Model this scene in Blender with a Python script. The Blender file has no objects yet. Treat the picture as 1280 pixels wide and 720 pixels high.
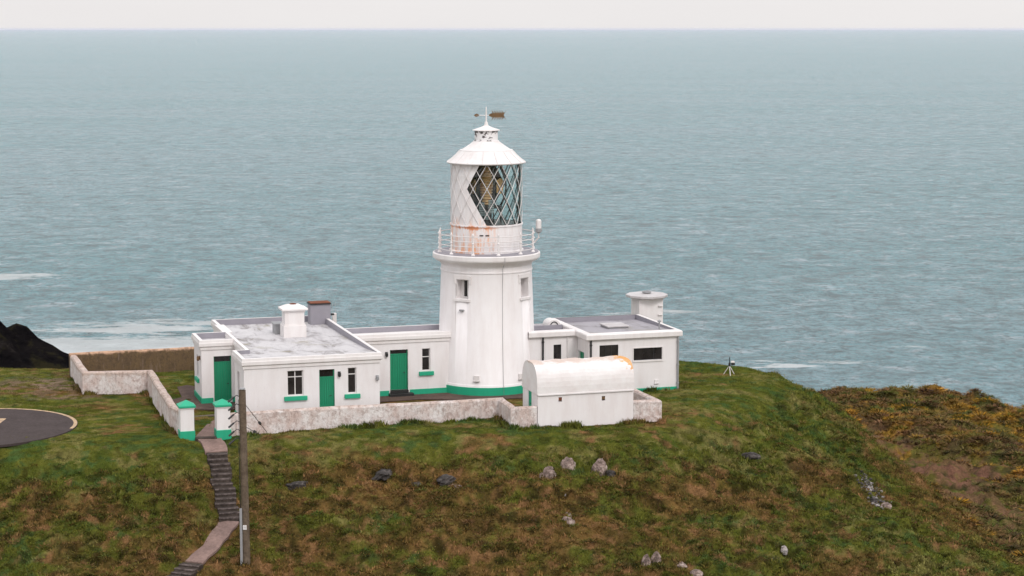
import bpy, bmesh, math, random
import numpy as np
from mathutils import Vector, Matrix
# ------------------------------------------------------------------ terrain maths
TH = math.radians(17.4); CT, ST = math.cos(TH), math.sin(TH)
TX, TY = -1.57, 121.5                       # tower axis
def w(u, v): return (TX+u*CT-v*ST, TY+u*ST+v*CT)
def to_uv(X, Y):
    dx, dy = X-TX, Y-TY
    return dx*CT+dy*ST, -dx*ST+dy*CT
def _hash(ix, iy, seed):
    n = (ix.astype(np.int64)*374761393 + iy.astype(np.int64)*668265263 + seed*1442695041) & 0x7fffffff
    n = ((n ^ (n >> 13))*1274126177) & 0x7fffffff
    n = (n ^ (n >> 16)) & 0xffff
    return n/65535.0
def vnoise(x, y, seed=0):
    ix = np.floor(x); iy = np.floor(y); fx = x-ix; fy = y-iy
    fx = fx*fx*fx*(fx*(fx*6-15)+10); fy = fy*fy*fy*(fy*(fy*6-15)+10)
    a = _hash(ix, iy, seed); b = _hash(ix+1, iy, seed); c = _hash(ix, iy+1, seed); d = _hash(ix+1, iy+1, seed)
    return (a+(b-a)*fx)*(1-fy)+(c+(d-c)*fx)*fy - .5
def fbm(x, y, o=3, seed=0):
    r = 0; a = 1
    for k in range(o):
        r = r + a*vnoise(x*(2.03**k)+k*7.3, y*(2.03**k)-k*3.1, seed+k); a *= .5
    return r
PLAT = [(-90,105),(-45,105.2),(-30,104.6),(-22,104.9),(-17.2,105.4),(-15,106.2),(-8,106.9),(-2,107.4),(2,107.3),(8,109.6),
        (11,112.5),(13.6,118),(16.6,124.5),(15.5,129),(11,132),(4,136),(-6,136.5),(-22,131),(-30,129),(-45,130),(-90,130)]
def sdist(X, Y, P=PLAT):
    d = np.full(X.shape, 1e9); ins = np.zeros(X.shape, bool); n = len(P)
    for i in range(n):
        x1, y1 = P[i]; x2, y2 = P[(i+1) % n]; ex, ey = x2-x1, y2-y1
        t = np.clip(((X-x1)*ex+(Y-y1)*ey)/(ex*ex+ey*ey), 0, 1)
        d = np.minimum(d, np.hypot(X-x1-t*ex, Y-y1-t*ey))
        if y1 != y2:
            c = ((y1 > Y) != (y2 > Y)) & (X < (x2-x1)*(Y-y1)/(y2-y1)+x1); ins ^= c
    return np.where(ins, -d, d)
def splus(x, k): return np.where(x/k > 30, x, k*np.log1p(np.exp(np.minimum(x/k, 30))))
def smax(a, b, k): return b+splus(a-b, k)
def hmacro(X, Y):
    d = sdist(X, Y)
    back = 1/(1+np.exp(-(Y-128)/2.0))
    f = splus(d-.4, .45)
    z = -(1-back)*9.5*(1-np.exp(-f*.5/9.5)) - back*f*1.25*(1/(1+np.exp((X-15)/1.5))) - back*f*.42*(1/(1+np.exp(-(X-15)/1.5)))
    # right-hand flank
    e = ((X-20.6)*26 + (Y-126)*7.9)/math.hypot(26, 7.9)
    z = z - .95*splus(e, .9)
    low = -7.6+1.3*fbm(X/11, Y/11, 3, 40) - splus((Y-163-4*fbm(X/14, Y*0, 2, 60)), 1.5)*.9 - splus(12-X, 3)*1.2 \
        - .03*np.clip(X-26, 0, 40) - .1*splus(96-Y, 4)
    low = low + 1.1*np.exp(-((X-29)/8)**2-((Y-155)/14)**2)
    low = np.maximum(low, -44)
    z = smax(z, low, .8)
    return np.maximum(z, np.where(Y < 110, -24+.02*(110-Y), -44))
PATH = [(-16.5,107.6,.75),(-16.56,106.24,.75),(-15.79,104.48,.55),(-14.36,98.9,.52),(-14.95,96.5,.5),(-15.62,94.86,.5),(-16.16,93.6,.5),(-16.9,91.5,.5)]   # X, Y, half width
def pathdist(X, Y):
    d = np.full(X.shape, 1e9)
    for (a, b) in zip(PATH[:-1], PATH[1:]):
        ex, ey = b[0]-a[0], b[1]-a[1]
        t = np.clip(((X-a[0])*ex+(Y-a[1])*ey)/(ex*ex+ey*ey), 0, 1)
        d = np.minimum(d, np.hypot(X-a[0]-t*ex, Y-a[1]-t*ey)-(a[2]+t*(b[2]-a[2])))
    return d
#@@DESIGN@@
rnd = random.Random(7)
scene = bpy.context.scene
COL = bpy.data.collections.new('place'); scene.collection.children.link(COL)
# ------------------------------------------------------------------ materials
class NT:
    def __init__(s, name):
        s.m = bpy.data.materials.new(name); s.m.use_nodes = True
        s.t = s.m.node_tree; s.t.nodes.clear()
        s.out = s.n('ShaderNodeOutputMaterial'); s.b = s.n('ShaderNodeBsdfPrincipled')
        s.l(s.b.outputs[0], s.out.inputs[0]); s.tc = s.n('ShaderNodeTexCoord')
    def n(s, t, **k):
        x = s.t.nodes.new(t)
        for a, b in k.items(): setattr(x, a, b)
        return x
    def l(s, a, b): s.t.links.new(a, b)
    def coord(s, scale=(1,1,1), src='Object', loc=(0,0,0)):
        mp = s.n('ShaderNodeMapping'); mp.inputs['Scale'].default_value = scale; mp.inputs['Location'].default_value = loc
        s.l(s.tc.outputs[src], mp.inputs[0]); return mp.outputs[0]
    def noise(s, scale, vec, detail=5, rough=.6, dist=0):
        x = s.n('ShaderNodeTexNoise'); x.inputs['Scale'].default_value = scale; x.inputs['Detail'].default_value = detail
        x.inputs['Roughness'].default_value = rough; x.inputs['Distortion'].default_value = dist
        s.l(vec, x.inputs['Vector']); return x.outputs['Fac']
    def ramp(s, fac, stops):
        x = s.n('ShaderNodeValToRGB'); r = x.color_ramp
        while len(r.elements) < len(stops): r.elements.new(.5)
        for e, (p, c) in zip(r.elements, stops):
            e.position = p; e.color = (c if isinstance(c, tuple) else (c, c, c))+(1,)
        s.l(fac, x.inputs[0]); return x.outputs[0]
    def mix(s, fac, a, b, mode='MIX'):
        x = s.n('ShaderNodeMix', data_type='RGBA', blend_type=mode)
        for k, v in ((0, fac), (6, a), (7, b)):
            if isinstance(v, (int, float)): x.inputs[k].default_value = v
            elif isinstance(v, tuple): x.inputs[k].default_value = v+(1,)
            else: s.l(v, x.inputs[k])
        return x.outputs[2]
    def math(s, op, a, b=0., c=None):
        x = s.n('ShaderNodeMath', operation=op)
        for k, v in ((0, a), (1, b), (2, c)):
            if v is None: continue
            if isinstance(v, (int, float)): x.inputs[k].default_value = v
            else: s.l(v, x.inputs[k])
        return x.outputs[0]
    def sep(s, vec):
        x = s.n('ShaderNodeSeparateXYZ'); s.l(vec, x.inputs[0]); return x.outputs
    def bump(s, h, strength=.3, dist=.02):
        x = s.n('ShaderNodeBump'); x.inputs['Strength'].default_value = strength; x.inputs['Distance'].default_value = dist
        s.l(h, x.inputs['Height']); s.l(x.outputs[0], s.b.inputs['Normal']); return x
    def setc(s, c, rough=.6, metal=0, spec=None):
        if isinstance(c, tuple): s.b.inputs['Base Color'].default_value = c+(1,)
        else: s.l(c, s.b.inputs['Base Color'])
        s.b.inputs['Roughness'].default_value = rough; s.b.inputs['Metallic'].default_value = metal
        if spec is not None: s.b.inputs['Specular IOR Level'].default_value = spec
        return s.m
def paint(name, c, dirt, amt=.5, rough=.55, streak=True):
    t = NT(name)
    v = t.coord((1.3,1.3,.22) if streak else (1,1,1))
    n1 = t.ramp(t.noise(1.6, v, 6, .65), [(.42,0.),(.75,1.)])
    n2 = t.ramp(t.noise(.55, t.coord(), 4), [(.35,0.),(.7,1.)])
    f = t.math('MULTIPLY', t.math('ADD', t.math('MULTIPLY', n1, .6), t.math('MULTIPLY', n2, .4)), amt)
    col = t.mix(f, c, dirt)
    sp = t.ramp(t.noise(9, t.coord(), 4), [(.68,0.),(.74,1.)])
    col = t.mix(t.math('MULTIPLY', sp, amt*.7), col, tuple(x*.6 for x in dirt))
    t.bump(t.noise(14, t.coord(), 4), .25, .01)
    return t.setc(col, rough)
WH = (.78,.75,.75)
M = {}
M['white'] = paint('white_masonry_paint', WH, (.60,.53,.51), .6)
M['trim'] = paint('white_trim_paint', (.76,.73,.72), (.55,.47,.45), .6)
M['captop'] = paint('weathered_white_capping', (.52,.50,.50), (.3,.25,.24), .8, streak=False)
M['green'] = paint('green_paint', (.012,.36,.2), (.01,.25,.14), .5)
M['door'] = paint('dark_green_door_paint', (.006,.235,.115), (.005,.16,.08), .5, .45)
M['grey'] = paint('grey_lead_lining', (.28,.265,.30), (.2,.18,.2), .5, streak=False)
M['black'] = paint('black_iron', (.012,.012,.013), (.03,.027,.025), .5)
M['frame'] = paint('white_window_frame', (.72,.69,.68), (.5,.46,.44), .4)
M['steel'] = paint('grey_steel', (.3,.3,.31), (.2,.19,.18), .5)
def glassdark():
    t = NT('dark_window_glass'); n = t.noise(1.1, t.coord(), 3)
    return t.setc(t.ramp(n, [(.35,(.012,.011,.012)),(.7,(.035,.03,.03))]), .12)
M['pane'] = glassdark()
def roofmat(name, a, b, c):
    t = NT(name); o = t.coord((1,.35,1))
    n = t.noise(.9, o, 7, .7, .6)
    col = t.ramp(n, [(.36,c),(.46,b),(.54,a),(.9,a)])
    n2 = t.ramp(t.noise(.5, t.coord(loc=(3,7,0)), 6, .7), [(.56,0.),(.64,1.)])
    col = t.mix(t.math('MULTIPLY', n2, .75), col, (.22,.19,.12))
    n3 = t.ramp(t.noise(2.7, t.coord((.4,1.6,1)), 6, .7), [(.6,0.),(.66,1.)])
    col = t.mix(t.math('MULTIPLY', n3, .6), col, (.17,.15,.15))
    t.bump(n, .3, .02)
    return t.setc(col, .7)
M['roof'] = roofmat('weathered_pale_roof_felt', (.52,.50,.505), (.44,.42,.43), (.2,.18,.17))
M['roof2'] = roofmat('weathered_lilac_roof_felt', (.33,.31,.335), (.3,.28,.3), (.17,.16,.16))
def rusty():
    t = NT('white_paint_with_rust_stains'); P = t.sep(t.coord()); ob = t.coord()
    v = t.coord((2.2,2.2,.35))
    n = t.noise(1.5, v, 6, .7)
    ang = t.math('ARCTAN2', P[0], t.math('MULTIPLY', P[1], -1.))       # 0 = towards the landward front
    left = t.ramp(t.math('ADD', t.math('MULTIPLY', ang, -.35), .5), [(.46,0.),(.6,1.)])
    low = t.ramp(t.math('MULTIPLY_ADD', P[2], -1., 10.75), [(.0,0.),(.8,1.)])
    st = t.ramp(n, [(.47,0.),(.60,1.)])
    f = t.math('MULTIPLY', t.math('MULTIPLY', st, left), low)
    col = t.mix(t.math('MULTIPLY', f, .85), t.mix(t.ramp(t.noise(2,v,5),[(.4,0.),(.8,.5)]), WH, (.6,.5,.47)), (.78,.34,.14))
    pk = t.ramp(t.noise(5, t.coord((1,1,.5)), 6, .75), [(.63,0.),(.67,1.)])
    col = t.mix(t.math('MULTIPLY', pk, t.math('MAXIMUM', t.math('MULTIPLY', left, low), .04)), col, (.25,.06,.025))
    bz = t.math('SUBTRACT', 1., t.math('MULTIPLY', t.math('ABSOLUTE', t.math('SUBTRACT', P[2], 10.08)), 2.6))
    rr = t.ramp(t.math('ADD', t.math('MULTIPLY', bz, .5), t.noise(1.1, t.coord((1.6,1.6,.5), loc=(2,6,0)), 6, .7)), [(.86,0.),(.97,1.)])
    col = t.mix(t.math('MULTIPLY', t.math('MULTIPLY', rr, left), .9), col, (.62,.2,.06))
    t.bump(n, .2, .01)
    return t.setc(col, .55)
M['rusty'] = rusty()
def ventdrum():
    t = NT('flaking_white_vent_paint'); n = t.noise(1.7, t.coord((1,1,1.6),loc=(5,1,2)), 6, .65)
    pk = t.ramp(n, [(.535,0.),(.55,1.)])
    return t.setc(t.mix(pk, WH, (.06,.045,.045)), .6)
M['vent'] = ventdrum()
def roughwall(name, base, blot, top, ostr, topz):
    t = NT(name)
    n1 = t.ramp(t.noise(.9, t.coord((1,1,.8)), 7, .75), [(.40,0.),(.60,1.)])
    n2 = t.ramp(t.noise(3.2, t.coord((1.4,1.4,1.)), 7, .8), [(.49,0.),(.58,1.)])
    n3 = t.ramp(t.noise(2.2, t.coord((1.8,1.8,.25)), 5, .7), [(.56,0.),(.68,1.)])
    col = t.mix(t.math('MULTIPLY', n1, .7), base, blot)
    col = t.mix(t.math('MULTIPLY', n2, .6), col, tuple(x*.6 for x in blot))
    col = t.mix(t.math('MULTIPLY', n3, .5), col, (.26,.19,.16))
    wp = t.ramp(t.noise(2.0, t.coord(loc=(5,2,8)), 7, .8), [(.54,0.),(.6,1.)])
    col = t.mix(t.math('MULTIPLY', wp, .6), col, tuple(min(1,x*1.15) for x in base))
    z = t.sep(t.coord())[2]
    zt = t.ramp(t.math('ADD', t.math('MULTIPLY', t.math('SUBTRACT', z, topz), 1.8), t.noise(2.5, t.coord(), 5)), [(.35,0.),(.62,1.)])
    col = t.mix(t.math('MULTIPLY', zt, ostr), col, t.mix(n2, top, tuple(x*.45 for x in top)))
    t.bump(t.noise(5, t.coord(), 7, .75), .9, .06)
    return t.setc(col, .9)
M['wall'] = roughwall('weathered_whitewashed_rubble', (.70,.66,.645), (.50,.35,.30), (.42,.29,.22), .6, 1.17)
M['brownwall'] = roughwall('lichened_brown_rubble', (.14,.088,.04), (.11,.07,.04), (.52,.32,.21), 1., 1.42)
M['shedwall'] = paint('white_shed_paint', (.79,.755,.755), (.6,.51,.49), .5)
def vault():
    t = NT('weathered_white_vault_paint'); P = t.sep(t.coord())
    n = t.noise(1.3, t.coord(), 7, .75)
    col = t.mix(t.ramp(n, [(.4,0.),(.7,.6)]), (.76,.73,.72), (.6,.52,.5))
    rid = t.ramp(t.math('ADD', t.math('MULTIPLY', t.math('SUBTRACT', P[2], 3.42), 2.6), t.noise(2.2, t.coord(loc=(2,0,1)), 6, .75)), [(.5,0.),(.75,1.)])
    col = t.mix(t.math('MULTIPLY', rid, .65), col, (.48,.33,.25))
    en = t.math('SUBTRACT', P[0], 2.35)
    o = t.ramp(t.math('ADD', t.math('MULTIPLY', en, .32), t.math('ADD', t.noise(2.6, t.coord((1,1,1), loc=(9,0,0)), 7, .8), t.math('MULTIPLY', t.math('SUBTRACT', P[2], 3.1), .35))), [(.60,0.),(.645,1.)])
    col = t.mix(t.math('MULTIPLY', o, .85), col, (.62,.27,.03))
    t.bump(n, .3, .03)
    return t.setc(col, .8)
M['vault'] = vault()
def conc(name, a, b, sc=1.2):
    t = NT(name); n = t.noise(sc, t.coord(), 7, .75); n2 = t.ramp(t.noise(7, t.coord(), 5, .7), [(.3,.75),(.7,1.15)])
    col = t.mix(1., t.ramp(n, [(.36,b),(.62,a)]), n2, 'MULTIPLY')
    t.bump(t.noise(9, t.coord(), 6), .5, .03); return t.setc(col, .9, spec=.15)
M['pinkpath'] = conc('pinkish_concrete', (.26,.175,.15), (.17,.115,.1))
M['paving'] = conc('brown_grey_tarmac', (.125,.085,.07), (.075,.05,.042))
M['greypath'] = conc('grey_concrete_strip', (.17,.14,.11), (.1,.08,.06))
M['tread'] = conc('worn_stone_tread', (.085,.065,.055), (.025,.019,.016), 2.6)
M['treadedge'] = conc('pale_step_edge', (.20,.16,.15), (.03,.024,.02), 4)
M['tarmac'] = conc('helipad_tarmac', (.068,.052,.05), (.05,.037,.035), .9)
M['padline'] = conc('worn_cream_paint', (.6,.42,.24), (.3,.22,.17), 2.5)
M['wood'] = conc('grey_weathered_timber', (.17,.13,.095), (.09,.065,.045), 3)
M['rust'] = conc('rusty_brown_copper', (.2,.12,.06), (.12,.07,.04), 6)
M['redtop'] = conc('rust_red_capping', (.25,.09,.045), (.12,.04,.03), 3)
def stone(name, a, b, lich):
    t = NT(name); n = t.noise(2.6, t.coord(), 8, .75)
    col = t.ramp(n, [(.36,b),(.5,a),(.68,lich)])
    dk = t.ramp(t.noise(4, t.coord(loc=(4,4,4)), 6, .7), [(.55,0.),(.63,1.)])
    col = t.mix(t.math('MULTIPLY', dk, .8), col, (.03,.025,.02))
    t.bump(n, .8, .12); return t.setc(col, .9)
M['rock'] = stone('pale_lichened_rock', (.24,.17,.145), (.08,.055,.045), (.5,.41,.36))
M['darkrock'] = stone('dark_rock', (.035,.028,.025), (.015,.013,.012), (.13,.11,.1))
M['palestone'] = stone('pale_stone', (.42,.37,.35), (.22,.18,.16), (.6,.56,.54))
def cliff():
    t = NT('black_cliff_rock'); n = t.noise(.35, t.coord((1,1,2.)), 9, .75)
    col = t.ramp(n, [(.35,(.003,.003,.004)),(.6,(.014,.012,.012)),(.75,(.045,.037,.033))])
    nz = t.n('ShaderNodeNewGeometry'); z = t.sep(nz.outputs['Normal'])[2]
    g = t.ramp(t.math('MULTIPLY', z, t.noise(.5, t.coord(), 5)), [(.46,0.),(.56,1.)])
    col = t.mix(t.math('MULTIPLY', g, .6), col, (.04,.035,.015))
    t.bump(n, 1., 1.2); return t.setc(col, 1., spec=0.)
M['cliff'] = cliff()
def attrmat(name, fine):
    t = NT(name); a = t.n('ShaderNodeAttribute', attribute_name='col')
    if fine:
        n = t.ramp(t.noise(7, t.coord(), 6, .75), [(.25,.55),(.75,1.5)])
        n2 = t.ramp(t.noise(2.2, t.coord(), 5, .7), [(.3,.8),(.7,1.2)])
        col = t.mix(1., t.mix(1., a.outputs[0], n, 'MULTIPLY'), n2, 'MULTIPLY')
        t.bump(t.noise(6, t.coord(), 7, .8), 1., .15)
    else: col = a.outputs[0]
    return t.setc(col, 1., spec=0.)
M['ground'] = attrmat('rough_turf', True); M['blade'] = attrmat('grass_blades', False)
def glass():
    t = NT('lantern_glass'); tr = t.n('ShaderNodeBsdfTransparent'); tr.inputs[0].default_value = (.88,.96,.95,1)
    gl = t.n('ShaderNodeBsdfGlossy'); gl.inputs['Roughness'].default_value = .03
    mx = t.n('ShaderNodeMixShader'); mx.inputs[0].default_value = .06
    t.l(tr.outputs[0], mx.inputs[1]); t.l(gl.outputs[0], mx.inputs[2]); t.l(mx.outputs[0], t.out.inputs[0]); return t.m
M['glass'] = glass()
def brassy():
    t = NT('amber_prism_glass'); n = t.noise(3, t.coord((1,1,6)), 3)
    return t.setc(t.ramp(n, [(.3,(.7,.33,.10)),(.6,(1.,.66,.32))]), .25, .0)
M['prism'] = brassy()
M['optic'] = paint('dark_bronze_frame', (.03,.027,.022), (.06,.045,.03), .5, .4)
M['panel'] = paint('pale_grey_prism_bank', (.3,.33,.33), (.2,.22,.22), .5, .3)
# sea ---------------------------------------------------------------
def sea():
    t = NT('sea_water'); g = t.tc.outputs['Object']; P0 = t.sep(g); wob = t.noise(1., t.coord((.03,.06,1), loc=(3,1,0)), 4, .6); P = [P0[0], t.math('ADD', P0[1], t.math('MULTIPLY', t.math('SUBTRACT', wob, .5), 16.)), P0[2]]
    big = t.noise(1., t.coord((.0022,.0075,1)), 4, .6)
    mid = t.noise(1., t.coord((.017,.026,1)), 4, .6, .4)
    wv = t.noise(1., t.coord((.13,.13,1)), 8, .78, .4)
    vf = t.noise(1., t.coord((.6,.5,1)), 5, .72, .3)
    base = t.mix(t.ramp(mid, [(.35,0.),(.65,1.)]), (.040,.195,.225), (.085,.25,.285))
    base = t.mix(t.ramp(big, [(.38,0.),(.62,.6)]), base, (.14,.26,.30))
    base = t.mix(t.ramp(wv, [(.51,0.),(.63,1.)]), base, (.014,.068,.078))  # dark of the wave troughs painted into the water colour
    base = t.mix(t.ramp(wv, [(.36,.9),(.47,0.)]), base, (.34,.40,.435))  # pale sky reflection on the waves painted into the water colour
    base = t.mix(t.ramp(vf, [(.49,0.),(.60,.8)]), base, (.016,.07,.08))  # finer ripple darks painted in the same way
    def blob(cx, cy, rx, ry, rot=0.):
        dx = t.math('SUBTRACT', P[0], cx); dy = t.math('SUBTRACT', P[1], cy)
        c, s_ = math.cos(rot), math.sin(rot)
        a = t.math('DIVIDE', t.math('ADD', t.math('MULTIPLY', dx, c), t.math('MULTIPLY', dy, s_)), rx)
        b = t.math('DIVIDE', t.math('SUBTRACT', t.math('MULTIPLY', dy, c), t.math('MULTIPLY', dx, s_)), ry)
        d = t.math('ADD', t.math('MULTIPLY', a, a), t.math('MULTIPLY', b, b))
        return t.math('POWER', 2.718, t.math('MULTIPLY', d, -1.))
    reg = None
    for (a, k) in FOAM:
        x = t.math('MULTIPLY', blob(*a), k); reg = x if reg is None else t.math('MAXIMUM', reg, x)
    fn = t.noise(1., t.coord((.10,.2,1)), 8, .76, 1.0)
    ridge = t.math('SUBTRACT', 1., t.math('MULTIPLY', t.math('ABSOLUTE', t.math('SUBTRACT', fn, .5)), 9.))
    fb = t.noise(1., t.coord((.045,.13,1), loc=(7,3,0)), 7, .75, .8)
    f1 = t.ramp(t.math('ADD', t.math('ADD', t.math('MULTIPLY', ridge, .30), t.math('MULTIPLY', t.math('SUBTRACT', fb, .5), 2.6)), t.math('SUBTRACT', reg, .90)), [(.0,0.),(.3,1.)])
    caps = t.ramp(t.noise(1., t.coord((.07,.24,1), loc=(50,20,0)), 4, .6), [(.715,0.),(.76,.55)])
    foam = t.math('MAXIMUM', f1, caps)
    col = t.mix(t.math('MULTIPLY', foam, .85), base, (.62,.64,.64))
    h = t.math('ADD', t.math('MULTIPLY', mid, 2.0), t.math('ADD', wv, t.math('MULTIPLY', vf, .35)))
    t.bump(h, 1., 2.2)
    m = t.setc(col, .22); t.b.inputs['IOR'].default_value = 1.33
    t.l(t.math('MULTIPLY_ADD', foam, .6, .22), t.b.inputs['Roughness'])
    return m
FOAM = [((-70,352,28,16,.15),1.),((-60,334,16,9,0.),1.9),((-78,330,22,10,0.),2.1),((-46,357,18,3,.05),1.55),((-66,350,18,5,.1),1.5),((-112,425,20,10,.3),1.2),((43,312.5,7,1.3,.12),1.7),((50,316,16,4,.12),.8),((58,330,30,3,.1),.6),((28,372,26,5,.1),.7),((44,385,16,6,.1),.6),((-95,500,40,10,.2),.5)]
M['sea'] = sea()
# ------------------------------------------------------------------ object helpers
ORI = {}
def tag(o, label=None, cat=None, group=None, kind=None):
    if label: o['label'] = label
    if cat: o['category'] = cat
    if group: o['group'] = group
    if kind: o['kind'] = kind
    return o
def thing(name, label, cat, u=None, v=None, z=0., xyz=None, rz=None, group=None):
    o = bpy.data.objects.new(name, None); COL.objects.link(o); o.empty_display_size = .3
    if xyz is None:
        X, Y = w(u, v); o.location = (X, Y, z); o.rotation_euler = (0,0,TH if rz is None else rz); ORI[o.name] = (u, v, z)
    else: o.location = xyz; o.rotation_euler = (0,0,rz or 0); ORI[o.name] = (0,0,0)
    return tag(o, label, cat, group)
def root(o):
    while o.parent: o = o.parent
    return o
def part(name, bm, mat, parent, label=None, smooth=False):
    me = bpy.data.meshes.new(name)
    o = ORI[root(parent).name]
    bmesh.ops.translate(bm, verts=bm.verts, vec=(-o[0], -o[1], -o[2]))
    bmesh.ops.recalc_face_normals(bm, faces=bm.faces)
    bm.to_mesh(me); bm.free()
    if smooth:
        for p in me.polygons: p.use_smooth = True
    me.materials.append(mat if not isinstance(mat, str) else M[mat])
    ob = bpy.data.objects.new(name, me); COL.objects.link(ob); ob.parent = parent
    if label: ob['label'] = label
    return ob
def solo(name, bm, mat, label, cat, group=None, kind=None, smooth=False, z=0., uvrot=False, org=None):
    me = bpy.data.meshes.new(name)
    if org is not None: bmesh.ops.translate(bm, verts=bm.verts, vec=(-org[0], -org[1], -org[2]))
    bmesh.ops.recalc_face_normals(bm, faces=bm.faces); bm.to_mesh(me); bm.free()
    if smooth:
        for p in me.polygons: p.use_smooth = True
    me.materials.append(M[mat]); ob = bpy.data.objects.new(name, me); COL.objects.link(ob)
    if org is not None:
        if uvrot: X, Y = w(org[0], org[1]); ob.location = (X, Y, org[2]); ob.rotation_euler = (0,0,TH)
        else: ob.location = org
    return tag(ob, label, cat, group, kind)
def B(): return bmesh.new()
def hexa(bm, pts, bev=0):
    vs = [bm.verts.new(p) for p in pts]
    fs = [bm.faces.new([vs[i] for i in f]) for f in ((0,3,2,1),(4,5,6,7),(0,1,5,4),(1,2,6,5),(2,3,7,6),(3,0,4,7))]
    if bev:
        es = set(e for f in fs for e in f.edges)
        bmesh.ops.bevel(bm, geom=list(es), offset=bev, segments=2, affect='EDGES', profile=.6)
def box(bm, x0, x1, y0, y1, z0, z1, bev=0):
    hexa(bm, [(x0,y0,z0),(x1,y0,z0),(x1,y1,z0),(x0,y1,z0),(x0,y0,z1),(x1,y0,z1),(x1,y1,z1),(x0,y1,z1)], bev)
def tube(bm, pts, r, n=8, r2=None):
    pts = [Vector(p) for p in pts]; rings = []
    for i, p in enumerate(pts):
        d = (pts[min(i+1, len(pts)-1)]-pts[max(i-1, 0)]).normalized()
        a = d.cross(Vector((0,0,1)));
        if a.length < 1e-3: a = Vector((1,0,0))
        a.normalize(); b = d.cross(a)
        rr = r if r2 is None else r+(r2-r)*i/(len(pts)-1)
        rings.append([bm.verts.new(p+rr*(math.cos(2*math.pi*k/n)*a+math.sin(2*math.pi*k/n)*b)) for k in range(n)])
    for q, s in zip(rings[:-1], rings[1:]):
        for k in range(n): bm.faces.new((q[k], q[(k+1)%n], s[(k+1)%n], s[k]))
    bm.faces.new(rings[0][::-1]); bm.faces.new(rings[-1])
def lathe(bm, prof, cx=0, cy=0, n=64, cap=True):
    rings = []
    for r, z in prof:
        rings.append([bm.verts.new((cx+r*math.sin(2*math.pi*k/n), cy-r*math.cos(2*math.pi*k/n), z)) for k in range(n)])
    for q, s in zip(rings[:-1], rings[1:]):
        for k in range(n): bm.faces.new((q[k], q[(k+1)%n], s[(k+1)%n], s[k]))
    if cap: bm.faces.new(rings[0][::-1]); bm.faces.new(rings[-1])
def offs(poly, d, closed):
    n = len(poly); out = []
    for i in range(n):
        p = Vector(poly[i]); a = Vector(poly[i-1]) if (closed or i > 0) else None; b = Vector(poly[(i+1) % n]) if (closed or i < n-1) else None
        ns = []
        if a is not None: e = (p-a).normalized(); ns.append(Vector((e.y, -e.x)))
        if b is not None: e = (b-p).normalized(); ns.append(Vector((e.y, -e.x)))
        if len(ns) == 2:
            m = ns[0]+ns[1]; m = m/(m.length_squared/2) if m.length > 1e-4 else ns[0]
        else: m = ns[0]
        out.append(p+m*d)
    return out
def sweep(bm, poly, prof, closed=True, ring=False, jit=0):
    """profile = [(outward offset, z)...]; ring closes the profile loop"""
    cols = []
    for d, z in prof:
        cols.append([bm.verts.new((q.x, q.y, z+(jit*(rnd.random()-.5) if z > 0 else 0))) for q in offs(poly, d, closed)])
    n = len(poly); m = len(prof)
    for j in range(m if ring else m-1):
        A, C = cols[j], cols[(j+1) % m]
        for i in range(n if closed else n-1):
            bm.faces.new((A[i], A[(i+1)%n], C[(i+1)%n], C[i]))
    if not closed and ring:
        bm.faces.new([c[0] for c in cols]); bm.faces.new([c[-1] for c in cols][::-1])
class Wall:
    """straight wall frame from p0 to p1, outward normal on the right-hand side"""
    def __init__(s, p0, p1):
        s.p = Vector(p0); s.d = (Vector(p1)-s.p); s.L = s.d.length; s.d.normalize(); s.n = Vector((s.d.y, -s.d.x))
    def P(s, a, o, z): q = s.p+s.d*a+s.n*o; return (q.x, q.y, z)
    def box(s, bm, a0, a1, o0, o1, z0, z1, bev=0):
        hexa(bm, [s.P(a0,o1,z0), s.P(a1,o1,z0), s.P(a1,o0,z0), s.P(a0,o0,z0), s.P(a0,o1,z1), s.P(a1,o1,z1), s.P(a1,o0,z1), s.P(a0,o0,z1)], bev)
    def facade(s, bm, z0, z1, ops=(), dep=.18):
        S = sorted({0, s.L} | {x for o in ops for x in o[:2]}); Z = sorted({z0, z1} | {x for o in ops for x in o[2:4]})
        def q(*p): bm.faces.new([bm.verts.new(x) for x in p])
        for a, b in zip(S[:-1], S[1:]):
            for c, d in zip(Z[:-1], Z[1:]):
                if any(o[0]-1e-4 <= a and b <= o[1]+1e-4 and o[2]-1e-4 <= c and d <= o[3]+1e-4 for o in ops): continue
                q(s.P(a,0,c), s.P(b,0,c), s.P(b,0,d), s.P(a,0,d))
        for a, b, c, d in ops:
            q(s.P(a,0,c), s.P(a,-dep,c), s.P(a,-dep,d), s.P(a,0,d)); q(s.P(b,0,c), s.P(b,-dep,c), s.P(b,-dep,d), s.P(b,0,d))
            q(s.P(a,0,c), s.P(b,0,c), s.P(b,-dep,c), s.P(a,-dep,c)); q(s.P(a,0,d), s.P(b,0,d), s.P(b,-dep,d), s.P(a,-dep,d))
            q(s.P(a,-dep-.12,c), s.P(b,-dep-.12,c), s.P(b,-dep-.12,d), s.P(a,-dep-.12,d))
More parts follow.
